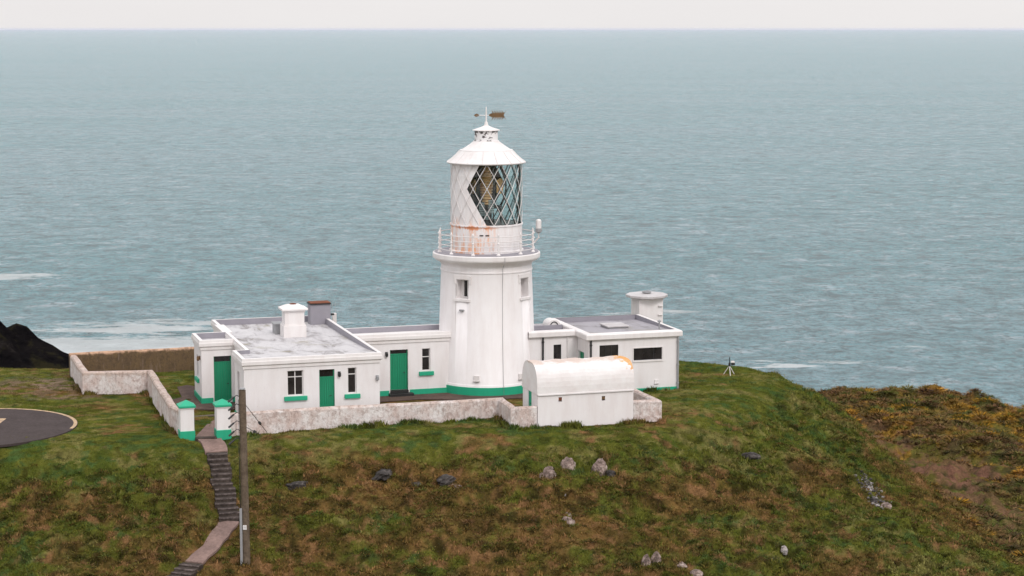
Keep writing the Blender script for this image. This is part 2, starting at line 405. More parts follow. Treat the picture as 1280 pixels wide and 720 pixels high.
def window(th, W, op, vs=(), hs=(), sill=None, dep=.12, fw=.05, frame='frame', label=None):
    a, b, c, d = op; bm = B()
    W.box(bm, a, a+fw, -dep-.06, -dep, c, d); W.box(bm, b-fw, b, -dep-.06, -dep, c, d)
    W.box(bm, a+fw, b-fw, -dep-.06, -dep, c, c+fw); W.box(bm, a+fw, b-fw, -dep-.06, -dep, d-fw, d)
    for x in vs: W.box(bm, a+x*(b-a)-fw*.5, a+x*(b-a)+fw*.5, -dep-.055, -dep-.005, c+fw, d-fw)
    for x in hs: W.box(bm, a+fw, b-fw, -dep-.05, -dep-.01, c+x*(d-c)-fw*.5, c+x*(d-c)+fw*.5)
    o = part('window', bm, frame, th, label)
    g = B(); W.box(g, a+fw*.5, b-fw*.5, -dep-.045, -dep-.025, c+fw*.5, d-fw*.5); part('pane', g, 'pane', o)
    if sill:
        k = B(); W.box(k, a-.2, b+.2, -.05, .13, c-.27, c-.03, .02); part('sill', k, sill, o, 'bright green painted sill' if sill == 'green' else None)
    return o
def door(th, W, op, trans=.3, dep=.16, label=None, mat='door', step=None):
    a, b, c, d = op; bm = B()
    n = max(3, round((b-a)/.16)); wd = (b-a-.1)/n
    for i in range(n): W.box(bm, a+.05+i*wd+.006, a+.05+(i+1)*wd-.006, -dep-.05, -dep, c+.01, d-trans)
    W.box(bm, a, a+.05, -dep-.08, -dep+.03, c, d); W.box(bm, b-.05, b, -dep-.08, -dep+.03, c, d); W.box(bm, a+.05, b-.05, -dep-.08, -dep+.02, d-trans, d-trans+.07)
    W.box(bm, a+.05, b-.05, -dep-.06, -dep-.051, c+.01, d-trans)
    o = part('door', bm, mat, th, label)
    k = B(); tube(k, [W.P(b-.17,-dep,c+1.05), W.P(b-.17,-dep+.07,c+1.05), W.P(b-.28,-dep+.07,c+1.05)], .018, 6); part('handle', k, 'black', o)
    if trans > .12:
        g = B(); W.box(g, a+.05, b-.05, -dep-.05, -dep-.02, d-trans+.07, d-.03); W.box(g, (a+b)/2-.015, (a+b)/2+.015, -dep-.02, -dep-.005, d-trans+.07, d-.03); part('transom_pane', g, 'pane', o)
    if step:
        k = B(); W.box(k, a-.12, b+.25, -.1, .45, -.1, step*.5, .01); W.box(k, a, b, -.15, .12, step*.5+.002, step, .01); part('doorstep', k, 'black', th, 'black painted doorstep')
    return o
def lamp(th, W, a, z, mat='black'):
    bm = B(); W.box(bm, a-.08, a+.08, 0, .06, z-.02, z+.2, .01); x, y, zz = W.P(a, .13, z+.05)
    lathe(bm, [(.03,zz-.15),(.085,zz-.1),(.085,zz+.08),(.03,zz+.14)], x, y, 10); part('wall_lamp', bm, mat, th)
CORN = [(0,3.2),(.06,3.22),(.06,3.36),(.07,3.38),(.14,3.44),(.14,3.62),(.12,3.66),(.1,3.80),(-.1,3.80),(-.1,3.3)]
def prof(dz=0, base=CORN): return [(d, z+dz) for d, z in base]
def band(bm, poly, closed=False, h=.33): sweep(bm, poly, [(0,-.5),(.05,-.5),(.05,h),(0,h)], closed, ring=True)
def flat(bm, poly, z0, z1):
    lo = [bm.verts.new((x, y, z0)) for x, y in poly]; hi = [bm.verts.new((x, y, z1)) for x, y in poly]
    bm.faces.new(lo[::-1]); bm.faces.new(hi); n = len(poly)
    for i in range(n): bm.faces.new((lo[i], lo[(i+1)%n], hi[(i+1)%n], hi[i]))
# ------------------------------------------------------------------ cottage (left)
ct = thing('keepers_cottage', 'white flat-roofed cottage with two chimneys at the left end of the range', 'house', -12.2, 0)
PA = [(-16.4,-7.7),(-8.65,-7.7),(-8.65,7.8),(-15.65,7.8),(-15.65,-4.6),(-16.4,-4.6)]
PO = [(-15.66,2.6),(-17.65,2.6),(-17.65,-.3),(-15.66,-.3)]
front = Wall(PA[0], PA[1]); F0 = -16.4
fo = {'w1': (-13.96-F0,-13.05-F0,1.57,3.0), 'd': (-12.14-F0,-11.26-F0,.4,2.97), 'w2': (-10.5-F0,-10.0-F0,1.52,3.0)}
pw = Wall(PO[2], PO[3]); pl = Wall(PO[1], PO[2]); ls = Wall(PA[5], PA[0])
pd_ = (.72,1.77,.08,2.8); plw = (1.0,1.75,1.35,2.7); lsw = (.9,1.6,1.3,2.8)
bm = B(); front.facade(bm, -.6, 3.3, list(fo.values()))
ls.facade(bm, -.6, 3.3, [lsw]); pw.facade(bm, -.6, 3.3, [pd_]); pl.facade(bm, -.6, 3.3, [plw])
for i in (1,2,3,4): Wall(PA[i], PA[(i+1)%6]).facade(bm, -.6, 3.3)
Wall(PO[0], PO[1]).facade(bm, -.6, 3.3)
part('wall', bm, 'white', ct)
bm = B(); sweep(bm, PA, prof()[:-1]); part('parapet', bm, 'trim', ct)
bm = B(); sweep(bm, PO, prof(-.006)[:-1], closed=False); part('parapet', bm, 'trim', ct)
bm = B(); sweep(bm, PA, [(-.102,3.3),(-.102,3.785),(-.13,3.785),(-.13,3.3)], ring=True); part('parapet_lining', bm, 'grey', ct)
bm = B(); sweep(bm, PO, [(-.102,3.3),(-.102,3.785),(-.13,3.785),(-.13,3.3)], closed=False, ring=True); part('parapet_lining', bm, 'grey', ct)
bm = B(); Q = [(q.x, q.y) for q in offs(PA, -.09, True)]
Q = [(x, y, 3.785 if y < -7 else (3.42 if y > 7 else 3.6)) for x, y in Q]; fb_ = []
def zr(v): return 3.785-.22*min(1,max(0,(v+7.6)/3.2))-.13*min(1,max(0,(v+4.4)/6))
for y0_, y1_, x0_ in [(-7.62,-6.0,-16.32),(-6.0,-4.68,-16.32),(-4.68,-2,-15.57),(-2,1.6,-15.57),(1.6,7.72,-15.57)]:
    hexa(bm, [(x0_,y0_,3.2),(-8.73,y0_,3.2),(-8.73,y1_,3.2),(x0_,y1_,3.2),(x0_,y0_,zr(y0_)),(-8.73,y0_,zr(y0_)),(-8.73,y1_,zr(y1_)),(x0_,y1_,zr(y1_))])
bmesh.ops.remove_doubles(bm, verts=bm.verts, dist=.001); part('roof', bm, 'roof', ct)
bm = B(); box(bm, -17.56,-15.76,-.2,2.5,3.25,3.45); part('roof', bm, 'roof', ct)
bm = B(); box(bm, -15.9,-15.32,2.6,5.7,3.35,3.79,.03); part('roof_kerb', bm, 'trim', ct)
bm = B(); band(bm, [PO[1],PO[2],(PO[2][0]+.66,PO[2][1])]); band(bm, [(-15.85,-.3),(-15.66,-.3)]); band(bm, [(-16.4,-4.6),PA[0],PA[1]]); part('base_band', bm, 'green', ct)
window(ct, front, fo['w1'], (.5,), (.74,), 'green'); window(ct, front, fo['w2'], (), (.74,), 'green')
window(ct, pl, plw, (), (.6,), 'green'); window(ct, ls, lsw, (), (.6,))
door(ct, front, fo['d'], .5, label='dark green plank door in the front wall'); door(ct, pw, pd_, .42, label='dark green plank door of the porch')
lamp(ct, front, -11.0-F0, 2.62); lamp(ct, front, -8.8-F0, 2.3, 'steel'); lamp(ct, pl, 2.45, 2.6, 'rust')
def chimney(name_pts, th):
    u0, u1, v0, v1 = name_pts; bm = B()
    box(bm, u0, u1, v0, v1, 3.4, 4.15, .02); box(bm, u0+.06, u1-.06, v0+.06, v1-.06, 4.15, 4.22)
    box(bm, u0+.1, u1-.1, v0+.1, v1-.1, 4.2, 5.03, .015)
    c = part('chimney', bm, 'trim', th, 'white chimney with a moulded cap')
    bm = B(); box(bm, u0+.05, u1-.05, v0+.05, v1-.05, 4.95, 5.08, .02)
    hexa(bm, [(u0-.1,v0-.1,5.08),(u1+.1,v0-.1,5.08),(u1+.1,v1+.1,5.08),(u0-.1,v1+.1,5.08),(u0-.1,v0-.1,5.2),(u1+.1,v0-.1,5.2),(u1+.1,v1+.1,5.2),(u0-.1,v1+.1,5.2)], .02)
    hexa(bm, [(u0-.05,v0-.05,5.2),(u1+.05,v0-.05,5.2),(u1+.05,v1+.05,5.2),(u0-.05,v1+.05,5.2),(u0+.35,v0+.35,5.4),(u1-.35,v0+.35,5.4),(u1-.35,v1-.35,5.4),(u0+.35,v1-.35,5.4)])
    part('chimney_cap', bm, 'trim', c)
    bm = B(); lathe(bm, [(.2,5.38),(.2,5.44),(.12,5.44),(.12,5.38)], (u0+u1)/2, (v0+v1)/2, 14); part('flue', bm, 'redtop', c)
chimney((-12.38,-10.98,1.45,2.6), ct)
bm = B(); box(bm, -9.75,-8.55+.1,6.2,7.1,3.4,4.72,.02); c = part('chimney', bm, 'grey', ct, 'grey rendered chimney with a rust red lid')
bm = B(); box(bm, -9.8,-8.42,6.1,7.15,4.72,4.79,.01); part('chimney_lid_edge', bm, 'black', c)
bm = B(); box(bm, -9.75,-8.46,6.16,7.1,4.79,4.84,.01); part('chimney_lid', bm, 'redtop', c)
bm = B(); box(bm, -12.6,-12.05,3.0,4.0,3.4,4.02,.02); box(bm, -12.68,-12.0,2.95,4.1,4.02,4.08); part('water_tank', bm, 'steel', ct, 'small grey tank behind the white chimney')
bm = B(); tube(bm, [(-8.36,7.0,3.4),(-8.36,7.0,3.92),(-8.2,6.9,3.96),(-8.08,6.9,3.96)], .07, 8); part('vent_pipe', bm, 'black', ct)
bm = B(); box(bm, -8.0,-7.75,7.65,7.95,2.6,3.9,.02); part('aerial_post', bm, 'trim', ct)
bm = B(); tube(bm, [(-8.0,7.8,3.9),(-8.0,7.8,4.5)], .012, 5); tube(bm, [(-7.8,7.8,3.9),(-7.8,7.8,4.6)], .012, 5); part('aerial', bm, 'steel', ct)
bm = B(); flat(bm, [(-8.15,7.55),(-7.65,7.55),(-7.65,8.05),(-8.15,8.05)], -.5, 2.6); part('aerial_post', bm, 'white', ct)
# ------------------------------------------------------------------ link to the tower (left)
lk = thing('link_corridor', 'low white corridor with a black doorstep, between cottage and lighthouse', 'corridor', -5.7, .2)
L0 = -8.65; LW = Wall((L0,-1.15), (-2.5,-1.15)); LB = Wall((-2.3,1.75), (L0,1.75))
ld = (-6.42-L0,-5.3-L0,.33,2.8); lw_ = (-4.43-L0,-3.91-L0,1.42,2.8)
bm = B(); LW.facade(bm, -.6, 3.3, [ld, lw_]); part('wall', bm, 'white', lk); bm = B(); LB.facade(bm, -.6, 3.3); part('wall', bm, 'white', lk)
bm = B(); sweep(bm, [(L0+.13,-1.15),(-2.5,-1.15)], prof(-.004)[:-1], closed=False); part('parapet', bm, 'trim', lk)
bm = B(); sweep(bm, [(-2.3,1.75),(L0+.13,1.75)], prof(-.006)[:-1], closed=False); part('parapet', bm, 'trim', lk)
bm = B(); box(bm, L0+.13,-2.3,1.62,1.647,3.3,3.79); part('parapet_lining', bm, 'grey', lk)
bm = B(); hexa(bm, [(L0+.13,-1.06,3.2),(-2.3,-1.06,3.2),(-2.3,1.63,3.2),(L0+.13,1.63,3.2),(L0+.13,-1.06,3.78),(-2.3,-1.06,3.78),(-2.3,1.63,3.47),(L0+.13,1.63,3.47)]); part('roof', bm, 'trim', lk)
bm = B(); band(bm, [(L0,-1.15),(-6.5,-1.15)]); part('base_band', bm, 'green', lk); bm = B(); band(bm, [(-5.2,-1.15),(-2.6,-1.15)]); part('base_band', bm, 'green', lk)
door(lk, LW, ld, .33, label='dark green plank door beside the tower', step=.33)
window(lk, LW, lw_, (), (.62,), 'green'); lamp(lk, LW, -6.65-L0, 2.5)
# ------------------------------------------------------------------ right annex
an = thing('engine_house', 'plain white flat-roofed block with wide dark windows, at the right end of the white range', 'building', 8.1, -.6)
RA = [(5.2,-4.15),(11.05,-4.15),(11.05,2.9),(5.2,2.9)]; RF = Wall(RA[0], RA[1]); RL = Wall(RA[3], RA[0])
r1 = (5.91-5.2,7.13-5.2,1.9,2.95); r2_ = (8.12-5.2,9.98-5.2,1.91,2.66); rd = (5.2,6.25,.15,2.42)
bm = B(); RF.facade(bm, -.6, 3.4, [r1, r2_], .1); RL.facade(bm, -.6, 3.4, [rd]); Wall(RA[1],RA[2]).facade(bm,-.6,3.4); Wall(RA[2],RA[3]).facade(bm,-.6,3.4); part('wall', bm, 'white', an)
FAS = [(0,3.3),(.16,3.3),(.2,3.34),(.2,3.6),(.16,3.66),(-.1,3.7),(-.16,3.7)]
bm = B(); sweep(bm, RA, FAS); part('parapet', bm, 'trim', an)
bm = B(); sweep(bm, RA, [(-.162,3.3),(-.162,3.68),(-.18,3.68),(-.18,3.3)], ring=True); part('parapet_lining', bm, 'grey', an)
bm = B(); hexa(bm, [(5.38,-3.97,3.2),(10.87,-3.97,3.2),(10.87,2.72,3.2),(5.38,2.72,3.2),(5.38,-3.97,3.6),(10.87,-3.97,3.6),(10.87,2.72,3.38),(5.38,2.72,3.38)]); part('roof', bm, 'roof2', an)
bm = B(); band(bm, [RA[0],RA[1],RA[2]], h=.17); part('base_band', bm, 'green', an)
window(an, RF, r1, (.35,.65), (), None, .06, .035, 'black'); 
o = window(an, RF, r2_, (.72,), (), None, .06, .03, 'black')
bm = B(); a0,a1,c0,c1 = r2_
RF.box(bm,a0-.06,a1+.06,0,.03,c1+.005,c1+.06); RF.box(bm,a0-.06,a1+.06,0,.06,c0-.1,c0-.005); RF.box(bm,a0-.06,a0-.004,0,.03,c0,c1); RF.box(bm,a1+.004,a1+.06,0,.03,c0,c1); part('surround', bm, 'trim', o)
door(an, RL, rd, .05, label='green side door seen edge on')
def pipe(th, u, v, z0, z1, mat, r=.06):
    bm = B(); tube(bm, [(u,v,z0),(u,v,z1)], r, 8)
    for z in (z0+.6, (z0+z1)/2, z1-.3): lathe(bm, [(r*1.4,z-.04),(r*1.4,z+.04)], u, v, 8)
    part('downpipe', bm, mat, th)
pipe(an, 5.33,-4.24,-.2,3.3,'black'); pipe(an, 11.0,-4.25,-.2,3.3,'steel')
bm = B(); RF.box(bm, 9.5-5.2,9.75-5.2,0,.05,.45,.66,.01); RF.box(bm, 9.48-5.2,9.77-5.2,0,.1,.42,.45); part('air_vent', bm, 'trim', an)
# skylight, mast and pipes on the roof
bm = B(); box(bm, 7.45,8.75,-1.5,-.1,3.4,3.6,.01); k = part('skylight', bm, 'steel', an)
bm = B(); box(bm, 7.38,8.82,-1.57,-.03,3.6,3.68,.02); part('skylight_lid', bm, 'captop', k)
bm = B(); tube(bm, [(10.4,-2.6,3.35),(10.4,-2.6,4.0)], .05, 8); lathe(bm, [(.12,3.98),(.12,4.06),(.02,4.12)], 10.4,-2.6,8); part('vent_pipe', bm, 'steel', an)
# right link
rk = thing('side_link', 'short white passage with one narrow dark window, between the tower and the right-hand block', 'corridor', 3.8, 0)
KW = Wall((2.0,-2.1), (5.19,-2.1)); kw = (1.66,2.16,1.4,2.79)
bm = B(); KW.facade(bm, -.6, 3.4, [kw], .1); part('wall', bm, 'white', rk); bm = B(); Wall((5.19,2.6),(2.,2.6)).facade(bm,-.6,3.4); part('wall', bm, 'white', rk)
bm = B(); sweep(bm, [(2.0,-2.1),(5.0,-2.1)], [(d,z-.004) for d,z in FAS], closed=False); part('parapet', bm, 'trim', rk)
bm = B(); box(bm, 2.,5.02,-1.9,2.6,3.2,3.37); part('roof', bm, 'roof2', rk)
bm = B(); box(bm, 2.2,4.99,.1,.22,3.37,3.66); part('roof_upstand', bm, 'grey', rk)
window(rk, KW, kw, (.5,), (), None, .06, .03, 'black'); pipe(rk, 2.95,-2.19,-.2,3.3,'black'); pipe(rk, 4.55,-2.17,-.2,3.3,'frame',.035)
bm = B()
lo = []
for i in range(13):
    a = math.pi*i/12; lo.append((4.6-.45*math.cos(a), 3.37+.55*math.sin(a)**.8 if 0 < i < 12 else 3.37))
for vv in (.9, 2.1): pass
A_ = [bm.verts.new((x,.6,z)) for x,z in lo]; B_ = [bm.verts.new((x,1.6,z)) for x,z in lo]
for i in range(12): bm.faces.new((A_[i],A_[i+1],B_[i+1],B_[i]))
bm.faces.new(A_); bm.faces.new(B_[::-1]); k = part('roof_hatch', bm, 'trim', rk, 'small white vaulted hatch')
bm = B(); tube(bm, [(4.6-.28*math.cos(math.pi*i/10), .57, 3.4+.40*math.sin(math.pi*i/10)) for i in range(11)], .03, 6); part('hatch_hoop', bm, 'black', k)
bm = B(); tube(bm, [(2.95,1.4,3.3),(2.95,1.4,4.0)], .09, 8); lathe(bm, [(.13,4.0),(.13,4.08),(.03,4.12)], 2.95, 1.4, 10); part('vent_pipe', bm, 'steel', rk)
# tank tower
tk = thing('water_tower', 'square white tower with a round overhanging cap and rungs, behind the right-hand block', 'tower', 12.2, 4.2)
bm = B(); box(bm, 11.42,13.08,3.5,5.0,-.5,4.55,.02); part('shaft', bm, 'white', tk)
bm = B(); lathe(bm, [(.8,4.58),(1.34,4.6),(1.38,4.64),(1.38,4.76),(1.34,4.79),(.3,4.83)], 12.22, 4.25, 10); part('cap', bm, 'captop', tk)
bm = B(); lathe(bm, [(.3,4.88),(.3,4.98),(.2,4.98),(.2,4.9)], 12.22, 4.25, 14); part('cap_hatch', bm, 'steel', tk)
for i in range(7):
    z = .6+i*.58; bm = B(); tube(bm, [(12.75,3.52,z),(12.75,3.4,z),(12.98,3.4,z),(12.98,3.52,z)], .045, 6); part('rung', bm, 'frame', tk)
# ------------------------------------------------------------------ store shed
sh = thing('store_shed', 'white store with a barrel-vaulted roof and orange lichen, standing in front of the tower', 'shed', 1.9, -11.7)
S0, S1, V0, V1 = -.95, 4.72, -13.05, -10.35
SF = Wall((S0,V0),(S1,V0)); SL = Wall((S0,V1),(S0,V0)); sd_ = (.98,1.6,.1,2.0)
bm = B(); SF.facade(bm, -.8, 1.87, [(1.22,1.42,1.4,1.66),(3.78,3.98,1.32,1.58)], .1); SL.facade(bm, -.8, 1.87, [(sd_[0],sd_[1],sd_[2],1.87)], .12)
Wall((S1,V0),(S1,V1)).facade(bm,-.8,1.87); Wall((S1,V1),(S0,V1)).facade(bm,-.8,1.87); part('wall', bm, 'shedwall', sh)
bm = B(); NV = 20; pts = []
for i in range(NV+1):
    a = math.pi*i/NV; c_, s_ = math.cos(a), math.sin(a)
    pts.append(((V0+V1)/2-(1.41)*math.copysign(abs(c_)**.62, c_), 1.9+1.62*s_**.78))
pts = [(V0-.06,1.86)]+pts+[(V1+.06,1.86)]
NX = 14
cols = [[bm.verts.new((S0-.04+(S1-S0+.08)*k/NX, y, z+(.02*math.sin(k*2.1)+.015*math.sin(k*5.3+1))*max(0,(z-1.9)))) for y, z in pts] for k in range(NX+1)]
for k in range(NX):
    for i in range(len(pts)-1): bm.faces.new((cols[k][i], cols[k+1][i], cols[k+1][i+1], cols[k][i+1]))
bm.faces.new(cols[0]); bm.faces.new(cols[-1][::-1]); 
bmesh.ops.recalc_face_normals(bm, faces=bm.faces)
part('roof', bm, 'vault', sh)
bm = B(); SF.box(bm, 0, S1-S0, 0, .09, 1.8, 1.88, .01); part('eave_ledge', bm, 'shedwall', sh)
door(sh, SL, (sd_[0],sd_[1],sd_[2],1.87), .08, label='narrow green door in the end wall', mat='green', dep=.08)
for a, z in ((1.32,1.53),(3.88,1.45)):
    bm = B(); SF.box(bm, a-.12,a+.12,-.09,-.02,z-.06,z+.10,.01); part('air_vent', bm, 'redtop' if a < 2 else 'rust', sh)
# ------------------------------------------------------------------ lighthouse
lh = thing('lighthouse', 'tall round white lighthouse tower with a diamond-paned lantern and an arrow weather vane', 'lighthouse', 0, 0)
bm = B(); lathe(bm, [(3.08,-1.0),(3.08,.62),(3.04,.66),(2.79,7.3),(2.79,7.36),(2.83,7.38),(2.83,7.44),(2.79,7.46),(2.78,7.72),(2.83,7.82),(2.95,7.95),(3.05,8.0)], n=96)
bmesh.ops.recalc_face_normals(bm, faces=bm.faces)
me = bpy.data.meshes.new('shaft'); bm.to_mesh(me); bm.free()
for p in me.polygons: p.use_smooth = abs(p.normal.z) < .9 and p.area > .05
sho = bpy.data.objects.new('cut_tmp', me); COL.objects.link(sho)
cb = B(); TWIN = [math.radians(-30.6+(-17.4)), math.radians(57-17.4)]
def azp(az, r, s, z):   # azimuth from the u-v front, right positive; s sideways
    return (r*math.sin(az)+s*math.cos(az), -r*math.cos(az)+s*math.sin(az), z)
def azbox(bm, az, r0, r1, s0, s1, z0, z1, bev=0):
    hexa(bm, [azp(az,r1,s0,z0),azp(az,r1,s1,z0),azp(az,r0,s1,z0),azp(az,r0,s0,z0),azp(az,r1,s0,z1),azp(az,r1,s1,z1),azp(az,r0,s1,z1),azp(az,r0,s0,z1)], bev)
for a in TWIN: azbox(cb, a, 2.2, 3.6, -.42, .42, 5.85, 6.98)
bmesh.ops.recalc_face_normals(cb, faces=cb.faces)
mc = bpy.data.meshes.new('cutter'); cb.to_mesh(mc); cb.free(); co = bpy.data.objects.new('cutter', mc); COL.objects.link(co)
md = sho.modifiers.new('b', 'BOOLEAN'); md.operation = 'DIFFERENCE'; md.object = co; md.solver = 'EXACT'
bpy.context.view_layer.update()
me2 = bpy.data.meshes.new_from_object(sho.evaluated_get(bpy.context.evaluated_depsgraph_get()))
bpy.data.objects.remove(sho); bpy.data.objects.remove(co)
me2.name = 'shaft'; me2.materials.clear(); me2.materials.append(M['white'])
for p in me2.polygons: p.material_index = 0
so = bpy.data.objects.new('shaft', me2); COL.objects.link(so); so.parent = lh
# green band facing the landward side, vents, plinth line
bm = B(); lathe(bm, [(3.08,-.5),(3.13,-.5),(3.13,.5),(3.08,.5)], n=96, cap=False); part('base_band', bm, 'green', lh, smooth=False)
for a in TWIN:
    bm = B(); azbox(bm,a,2.2,2.28,-.42,-.2,5.85,6.98); azbox(bm,a,2.2,2.28,.36,.42,5.85,6.98); azbox(bm,a,2.2,2.28,-.2,.36,5.85,5.92); azbox(bm,a,2.2,2.28,-.2,.36,6.9,6.98); azbox(bm,a,2.2,2.3,.05,.11,5.92,6.9)
    o = part('window', bm, 'frame', lh)
    bm = B(); azbox(bm,a,2.2,2.24,-.2,.36,5.92,6.9); part('pane', bm, 'pane', o)
    bm = B(); azbox(bm,a,2.6,2.90,-.56,.56,5.66,5.84,.03); azbox(bm,a,2.6,2.9,-.48,-.4,5.84,5.86); part('sill', bm, 'trim', o)
    bm = B(); azbox(bm,a,2.5,2.80,-.62,.62,7.0,7.26,.03); azbox(bm,a,2.5,2.79,-.62,-.43,6.72,7.02,.02); azbox(bm,a,2.5,2.79,.43,.62,6.72,7.02,.02); part('hood', bm, 'trim', o)
for az in (-28, 26):
    a = math.radians(az-17.4+17.4); bm = B(); azbox(bm,a,2.98,3.12,-.17,.17,.95,1.25,.03); azbox(bm,a,2.98,3.17,-.2,.2,.88,.95,.01); part('air_vent', bm, 'trim', lh)
a = math.radians(-33-17.4+3); bm = B(); azbox(bm,a,2.8,3.0,-.15,.15,5.12,5.2,.01); part('bracket', bm, 'steel', lh)
# lightning conductor down the front
ac = math.radians(20-17.4); bm = B()
tube(bm, [azp(ac,3.36,0,8.4), azp(ac,3.36,0,8.02), azp(ac+.01,3.05,0,7.9), azp(ac+.02,2.84,0,7.7), azp(ac+.015,2.86,0,7.35), azp(ac+.01,2.835,0,6.3), azp(ac,2.93,0,3.8), azp(ac,3.07,0,.7), azp(ac,3.16,0,.5), azp(ac,3.16,0,-.3)], .013, 5); part('lightning_conductor', bm, 'steel', lh)
bm = B(); lathe(bm, [(2.9,7.95),(3.08,7.98),(3.14,8.02),(3.2,8.1),(3.28,8.13),(3.3,8.2),(3.3,8.42),(3.25,8.47),(2.0,8.5)], n=96); part('gallery', bm, 'trim', lh)
bm = B(); lathe(bm, [(3.2,8.475),(3.2,8.505),(2.2,8.52)], n=72, cap=False); part('gallery_deck', bm, 'grey', lh)
bm = B(); lathe(bm, [(2.28,8.5),(2.28,8.62),(2.2,8.66),(2.19,10.12),(2.24,10.14),(2.24,10.22),(2.16,10.24)], n=72, cap=False); mu = part('lantern_wall', bm, 'rusty', lh, 'white lantern wall streaked with orange rust')
for s in (-.3,.05): bm = B(); azbox(bm, math.radians(-2-17.4), 2.16, 2.23, s, s+.22, 9.62, 9.68); part('vent_slot', bm, 'black', mu)
rl = []
for k in range(12):
    a = math.radians(15+30*k-17.4); x, y, _ = azp(a, 2.95, 0, 0); bm = B()
    lathe(bm, [(.13,8.48),(.13,8.54),(.06,8.62),(.055,9.15),(.08,9.18),(.08,9.24),(.05,9.28),(.045,9.62),(.07,9.66),(.06,9.76),(.015,9.85)], x, y, 8); rl.append(part('railing_post', bm, 'trim', lh))
for z in (8.72,9.02,9.32,9.62):
    bm = B(); tube(bm, [azp(math.radians(5*k), 2.95, 0, z) for k in range(73)], .025, 5); part('rail', bm, 'trim', lh)
bm = B(); x, y, _ = azp(math.radians(72), 3.2, 0, 0); tube(bm, [azp(math.radians(75),2.95,0,9.0), (x,y,9.3), (x,y,9.62)], .05, 6); k = part('lamp_bracket', bm, 'trim', lh)
bm = B(); lathe(bm, [(.1,9.6),(.2,9.66),(.2,9.86),(.16,9.9)], x, y, 12); part('lamp_base', bm, 'steel', k)
bm = B(); lathe(bm, [(.17,9.88),(.17,10.35),(.12,10.42),(.02,10.45)], x, y, 12); part('lamp', bm, 'trim', k)
# glazing
ZR = [10.2+.745*j for j in range(6)]; NS = 11.25; OFF = -9.5-17.4; RG = 2.16
def gp(a, z, r=RG): return azp(math.radians(a), r, 0, z)
sh_ = [0,1,2,1,0,-1]
bm = B()
for k in range(16):
    for sgn in (1,-1):
        tube(bm, [gp(OFF+22.5*k-sgn*NS+sgn*NS*j+(NS if True else 0), ZR[j], RG+.03) for j in range(6)][::1], .02, 5)
part('lattice', bm, 'trim', lh, 'white diagonal glazing bars')
bm = B(); SUB = 26
def rowpts(j, f0, b0):
    a0, a1 = b0-360, f0
    return [(a0+(a1-a0)*i/SUB) for i in range(SUB+1)]
front_a = [OFF-NS*s for s in sh_[::-1]]; back_a = [OFF+180-NS*s for s in sh_[::-1]]
g = [[bm.verts.new(gp(a, ZR[j], RG-.015)) for a in rowpts(j, front_a[j], back_a[j])] for j in range(6)]
for j in range(5):
    for i in range(SUB): bm.faces.new((g[j][i], g[j][i+1], g[j+1][i+1], g[j+1][i]))
part('blanking_panels', bm, 'rusty', lh, 'white blanking panels on the left half of the lantern')
bm = B(); g = [[bm.verts.new(gp(front_a[j]+(back_a[j]-front_a[j])*i/SUB, ZR[j], RG-.02)) for i in range(SUB+1)] for j in range(6)]
for j in range(5):
    for i in range(SUB): bm.faces.new((g[j][i], g[j][i+1], g[j+1][i+1], g[j+1][i]))
part('glazing', bm, 'glass', lh)
# dark lining of the blanked side
bm = B(); g = [[bm.verts.new(gp(a, ZR[j], RG-.05)) for a in rowpts(j, front_a[j], back_a[j])] for j in range(6)]
for j in range(5):
    for i in range(SUB): bm.faces.new((g[j][i], g[j][i+1], g[j+1][i+1], g[j+1][i]))
part('blanking_lining', bm, 'optic', lh)
bm = B()
for k in range(16):
    for sgn in (1,-1):
        seg = []
        for j in range(6):
            an_ = OFF+22.5*k+sgn*NS*j; rel = (an_-front_a[j]) % 360; span = back_a[j]-front_a[j]
            if rel <= span+.5 or rel > 359.5: seg.append(gp(an_, ZR[j], RG-.09))
            else:
                if len(seg) > 1: tube(bm, seg, .035, 4)
                seg = []
        if len(seg) > 1: tube(bm, seg, .035, 4)
part('lattice_backlit_shade', bm, 'optic', lh)  # dark bars added inside the lattice; its backlit shade is put into their colour
# optic
bm = B(); lathe(bm, [(1.9,10.0),(1.9,10.24),(.0,10.26)], n=40, cap=False); part('lantern_floor', bm, 'optic', lh)
bm = B(); lathe(bm, [(.5,10.25),(.5,10.4),(.3,10.5),(.3,11.1),(.62,11.15),(.62,11.25),(.1,11.27)], n=24)
for k in range(8):
    a = math.radians(45*k+10); tube(bm, [azp(a,.95,0,10.25), azp(a,.95,0,11.2)], .04, 6)
tube(bm, [azp(math.radians(15*k),.95,0,11.2) for k in range(25)], .05, 6); op = part('optic_pedestal', bm, 'optic', lh)
bm = B(); PR = [(.15,11.3)]
for i in range(14):
    z = 11.32+i*.17; c_ = math.cos((i-6.5)/7.6*1.35); r = .17+.24*c_
    PR += [(r-.07,z),(r,z+.045),(r-.02,z+.12),(r-.09,z+.15)]
PR += [(.15,13.7)]
lathe(bm, PR, n=32); lens = part('lens', bm, 'prism', lh, 'amber ringed glass lens')
bm = B()
for k in range(8):
    a = math.radians(45*k+22.5-17.4); tube(bm, [azp(a, .75+.55*math.cos((i-6.5)/7.6*1.35), 0, 11.32+.17*i) for i in range(15)], .06, 5)
tube(bm, [azp(math.radians(15*k),.62,0,13.72) for k in range(25)], .06, 6); part('lens_frame', bm, 'optic', lens)
for az in (-62,62,180):
    a = math.radians(az-17.4); bm = B()
    for rr_ in (.16,.27,.38): tube(bm, [azp(a, .95, rr_*math.cos(math.pi*k/10), 12.5+rr_*1.2*math.sin(math.pi*k/10)) for k in range(21)], .035, 5)
    azbox(bm, a, .9, .94, -.36, .36, 12.1, 12.9); part('bullseye_panel', bm, 'prism', lens)
